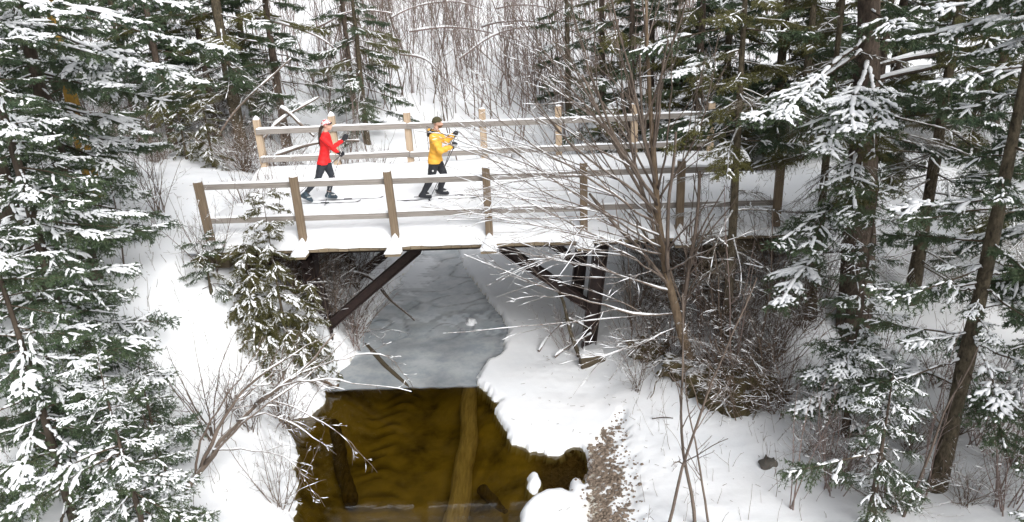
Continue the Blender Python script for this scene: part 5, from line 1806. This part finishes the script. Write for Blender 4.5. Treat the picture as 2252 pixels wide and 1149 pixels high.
def ski(label, x0, x1, y, z, zback=None):
    n = 26
    u = np.linspace(0, 1, n)
    x = x0 + (x1 - x0) * u
    zb = z if zback is None else zback
    zz = z + (zb - z) * np.clip(1 - u * 1.6, 0, 1) + 0.055 * np.clip((u - 0.9) / 0.1, 0, 1) ** 2
    hw = 0.023 * np.clip((1 - u) / 0.05 + 0.25, 0, 1) * (1 + 0.08 * (2 * u - 1) ** 2)
    V = np.concatenate([np.stack([x, y - hw, zz], -1), np.stack([x, y + hw, zz], -1), np.stack([x, y - hw, zz + 0.014], -1), np.stack([x, y + hw, zz + 0.014], -1)])
    i = np.arange(n - 1)
    Q = np.concatenate([np.stack([i, i + n, i + n + 1, i + 1], -1), np.stack([i + 2 * n, i + 2 * n + 1, i + 3 * n + 1, i + 3 * n], -1),
                        np.stack([i, i + 1, i + 2 * n + 1, i + 2 * n], -1), np.stack([i + n, i + 3 * n, i + 3 * n + 1, i + n + 1], -1),
                        np.array([[0, 2 * n, 3 * n, n], [n - 1, 2 * n - 1, 4 * n - 1, 3 * n - 1]])])
    c = np.array([x0 + 0.8, y, z])
    root = empty('ski', c, label, 'ski', 'cross country skis')
    MB().add(V - c, Q).build('ski_body', M['ski_top'], root, smooth=False)
    MB().box((0.12, -0.03, 0.0145), (0.30, 0.03, 0.03), 0, 0.004).build('binding', M['black'], root, False)
    return root


FL = 0.222       # groomed track floor
jY = dict(head=(4.352, 2.2, 1.895), neck=(4.292, 2.2, 1.715), hip=(4.235, 2.2, 1.12),
          shN=(4.255, 2.01, 1.62), elN=(4.40, 1.93, 1.335), wrN=(4.63, 1.985, 1.415), haN=(4.715, 2.0, 1.445),
          shF=(4.29, 2.39, 1.61), elF=(4.48, 2.46, 1.43), wrF=(4.63, 2.415, 1.56), haF=(4.71, 2.40, 1.60),
          hipN=(4.225, 2.11, 1.08), knN=(4.13, 2.08, .70), anN=(3.93, 2.08, .375), toeN=(4.085, 2.08, .295),
          hipF=(4.255, 2.29, 1.08), knF=(4.395, 2.32, .73), anF=(4.275, 2.32, .375), toeF=(4.44, 2.32, .295), cuff=0.36)
tipYN, tipYF = (4.065, 1.86, .245), (4.13, 2.60, .25)
jY['poleN'] = np.array(jY['haN']) - tipYN
jY['poleF'] = np.array(jY['haF']) - tipYF
manR = person('person in a yellow jacket and olive knit hat skiing ahead on the bridge', (4.2, 2.2, 0.25), jY, 'yellow', 'black', 'olive_knit', 'black', 1.035, 0.024)
root = manR[0]
bY = np.array([4.2, 2.2, 0.25])
nk = np.array(jY['neck'])
mb = MB()                                  # hood lying on the shoulders
limb_tube(mb, [nk + [0.075, -0.09, -0.03], nk + [-0.02, -0.125, 0.0], nk + [-0.11, -0.07, -0.01], nk + [-0.135, 0, -0.01], nk + [-0.11, 0.07, -0.01], nk + [-0.02, 0.125, 0.0], nk + [0.075, 0.09, -0.03]], [0.026, 0.038, 0.045, 0.048, 0.045, 0.038, 0.026], 10)
limb_tube(mb, [nk + [-0.12, 0, -0.03], nk + [-0.15, 0, -0.09]], [0.06, 0.035], 10)
V, Nn, Q, T = remeshed(mb, 0.012, 3)
MB().add(V - bY, Q, T).build('hood', M['black'], root)
mb = MB()
limb_tube(mb, [nk + [-0.13, -0.05, 0.035], nk + [-0.15, 0, 0.03], nk + [-0.13, 0.05, 0.035]], [0.025, 0.032, 0.025], 10)
V, Nn, Q, T = remeshed(mb, 0.01, 2)
MB().add(V - bY, Q, T).build('hood_lining', M['yellow'], root)
MB().tubes(np.array([(4.20, 1.985, 0.90), (4.20, 1.978, 0.90)]) - bY, np.array([0.022, 0.022]), 12).build('trouser_patch', M['white_plastic'], root)

jR = dict(head=(1.965, 2.2, 1.935), neck=(1.915, 2.2, 1.775), hip=(1.80, 2.2, 1.19),
          shN=(1.895, 2.04, 1.68), elN=(2.11, 1.95, 1.50), wrN=(2.33, 1.985, 1.64), haN=(2.40, 2.0, 1.70),
          shF=(1.90, 2.37, 1.67), elF=(1.95, 2.43, 1.385), wrF=(2.09, 2.41, 1.28), haF=(2.16, 2.40, 1.245),
          hipN=(1.79, 2.12, 1.14), knN=(1.655, 2.08, .80), anN=(1.325, 2.08, .46), toeN=(1.445, 2.08, .305),
          hipF=(1.81, 2.28, 1.14), knF=(1.90, 2.32, .775), anF=(1.775, 2.32, .385), toeF=(1.935, 2.32, .295), cuff=0.50)
tipRN, tipRF = (1.786, 1.86, .245), (0.98, 2.42, .30)
jR['poleN'] = np.array(jR['haN']) - tipRN
jR['poleF'] = np.array(jR['haF']) - tipRF
wm = person('person in a red top and patterned hat skiing behind on the bridge', (1.75, 2.2, 0.25), jR, 'red', 'legging', 'pattern_knit', 'boot_blue', 1.105, 0.012, hem_tilt=-0.05, woman=True)
root, V, Nn, Q, T, isn = wm
bR = np.array([1.75, 2.2, 0.25])
hc = np.array(jR['head'])
mb = MB()
limb_tube(mb, [hc + [-0.075, -0.02, -0.005], hc + [-0.13, -0.035, -0.06], hc + [-0.165, -0.05, -0.20], hc + [-0.19, -0.05, -0.36], hc + [-0.185, -0.05, -0.46]], [0.04, 0.036, 0.034, 0.028, 0.010], 10)
V2, N2, Q2, T2 = remeshed(mb, 0.01, 2)
MB().add(V2 - bR, Q2, T2).build('hair', M['hair'], root)
a = np.linspace(-1.25, 1.25, 11)
gp = np.stack([hc[0] - 0.005 + 0.112 * np.cos(a), hc[1] + 0.10 * np.sin(a), hc[2] + 0.035 + 0 * a], -1)
MB().tubes(gp - bR, np.array([.005, .006, .012, .018, .018, .011, .018, .018, .012, .006, .005]), 8).build('sunglasses', M['lens'], root)

ski_pole('dark ski pole in the lower glove of the yellow jacketed skier', jY['haN'], tipYN, 'shaft')
ski_pole('dark ski pole in the raised far glove of the yellow jacketed skier', jY['haF'], tipYF, 'shaft')
ski_pole('speckled ski pole planted from the raised glove of the red topped skier', jR['haN'], tipRN, 'shaft_speckled')
ski_pole('dark ski pole trailing behind the red topped skier', jR['haF'], tipRF, 'shaft')
ski('near ski under the trailing boot of the yellow jacketed skier', 3.33, 5.15, 2.08, FL)
ski('far ski under the leading boot of the yellow jacketed skier', 3.68, 5.50, 2.32, FL)
ski('near ski under the trailing boot of the red topped skier', 0.72, 2.54, 2.08, FL)
ski('far ski under the leading boot of the red topped skier', 1.18, 3.00, 2.32, FL)
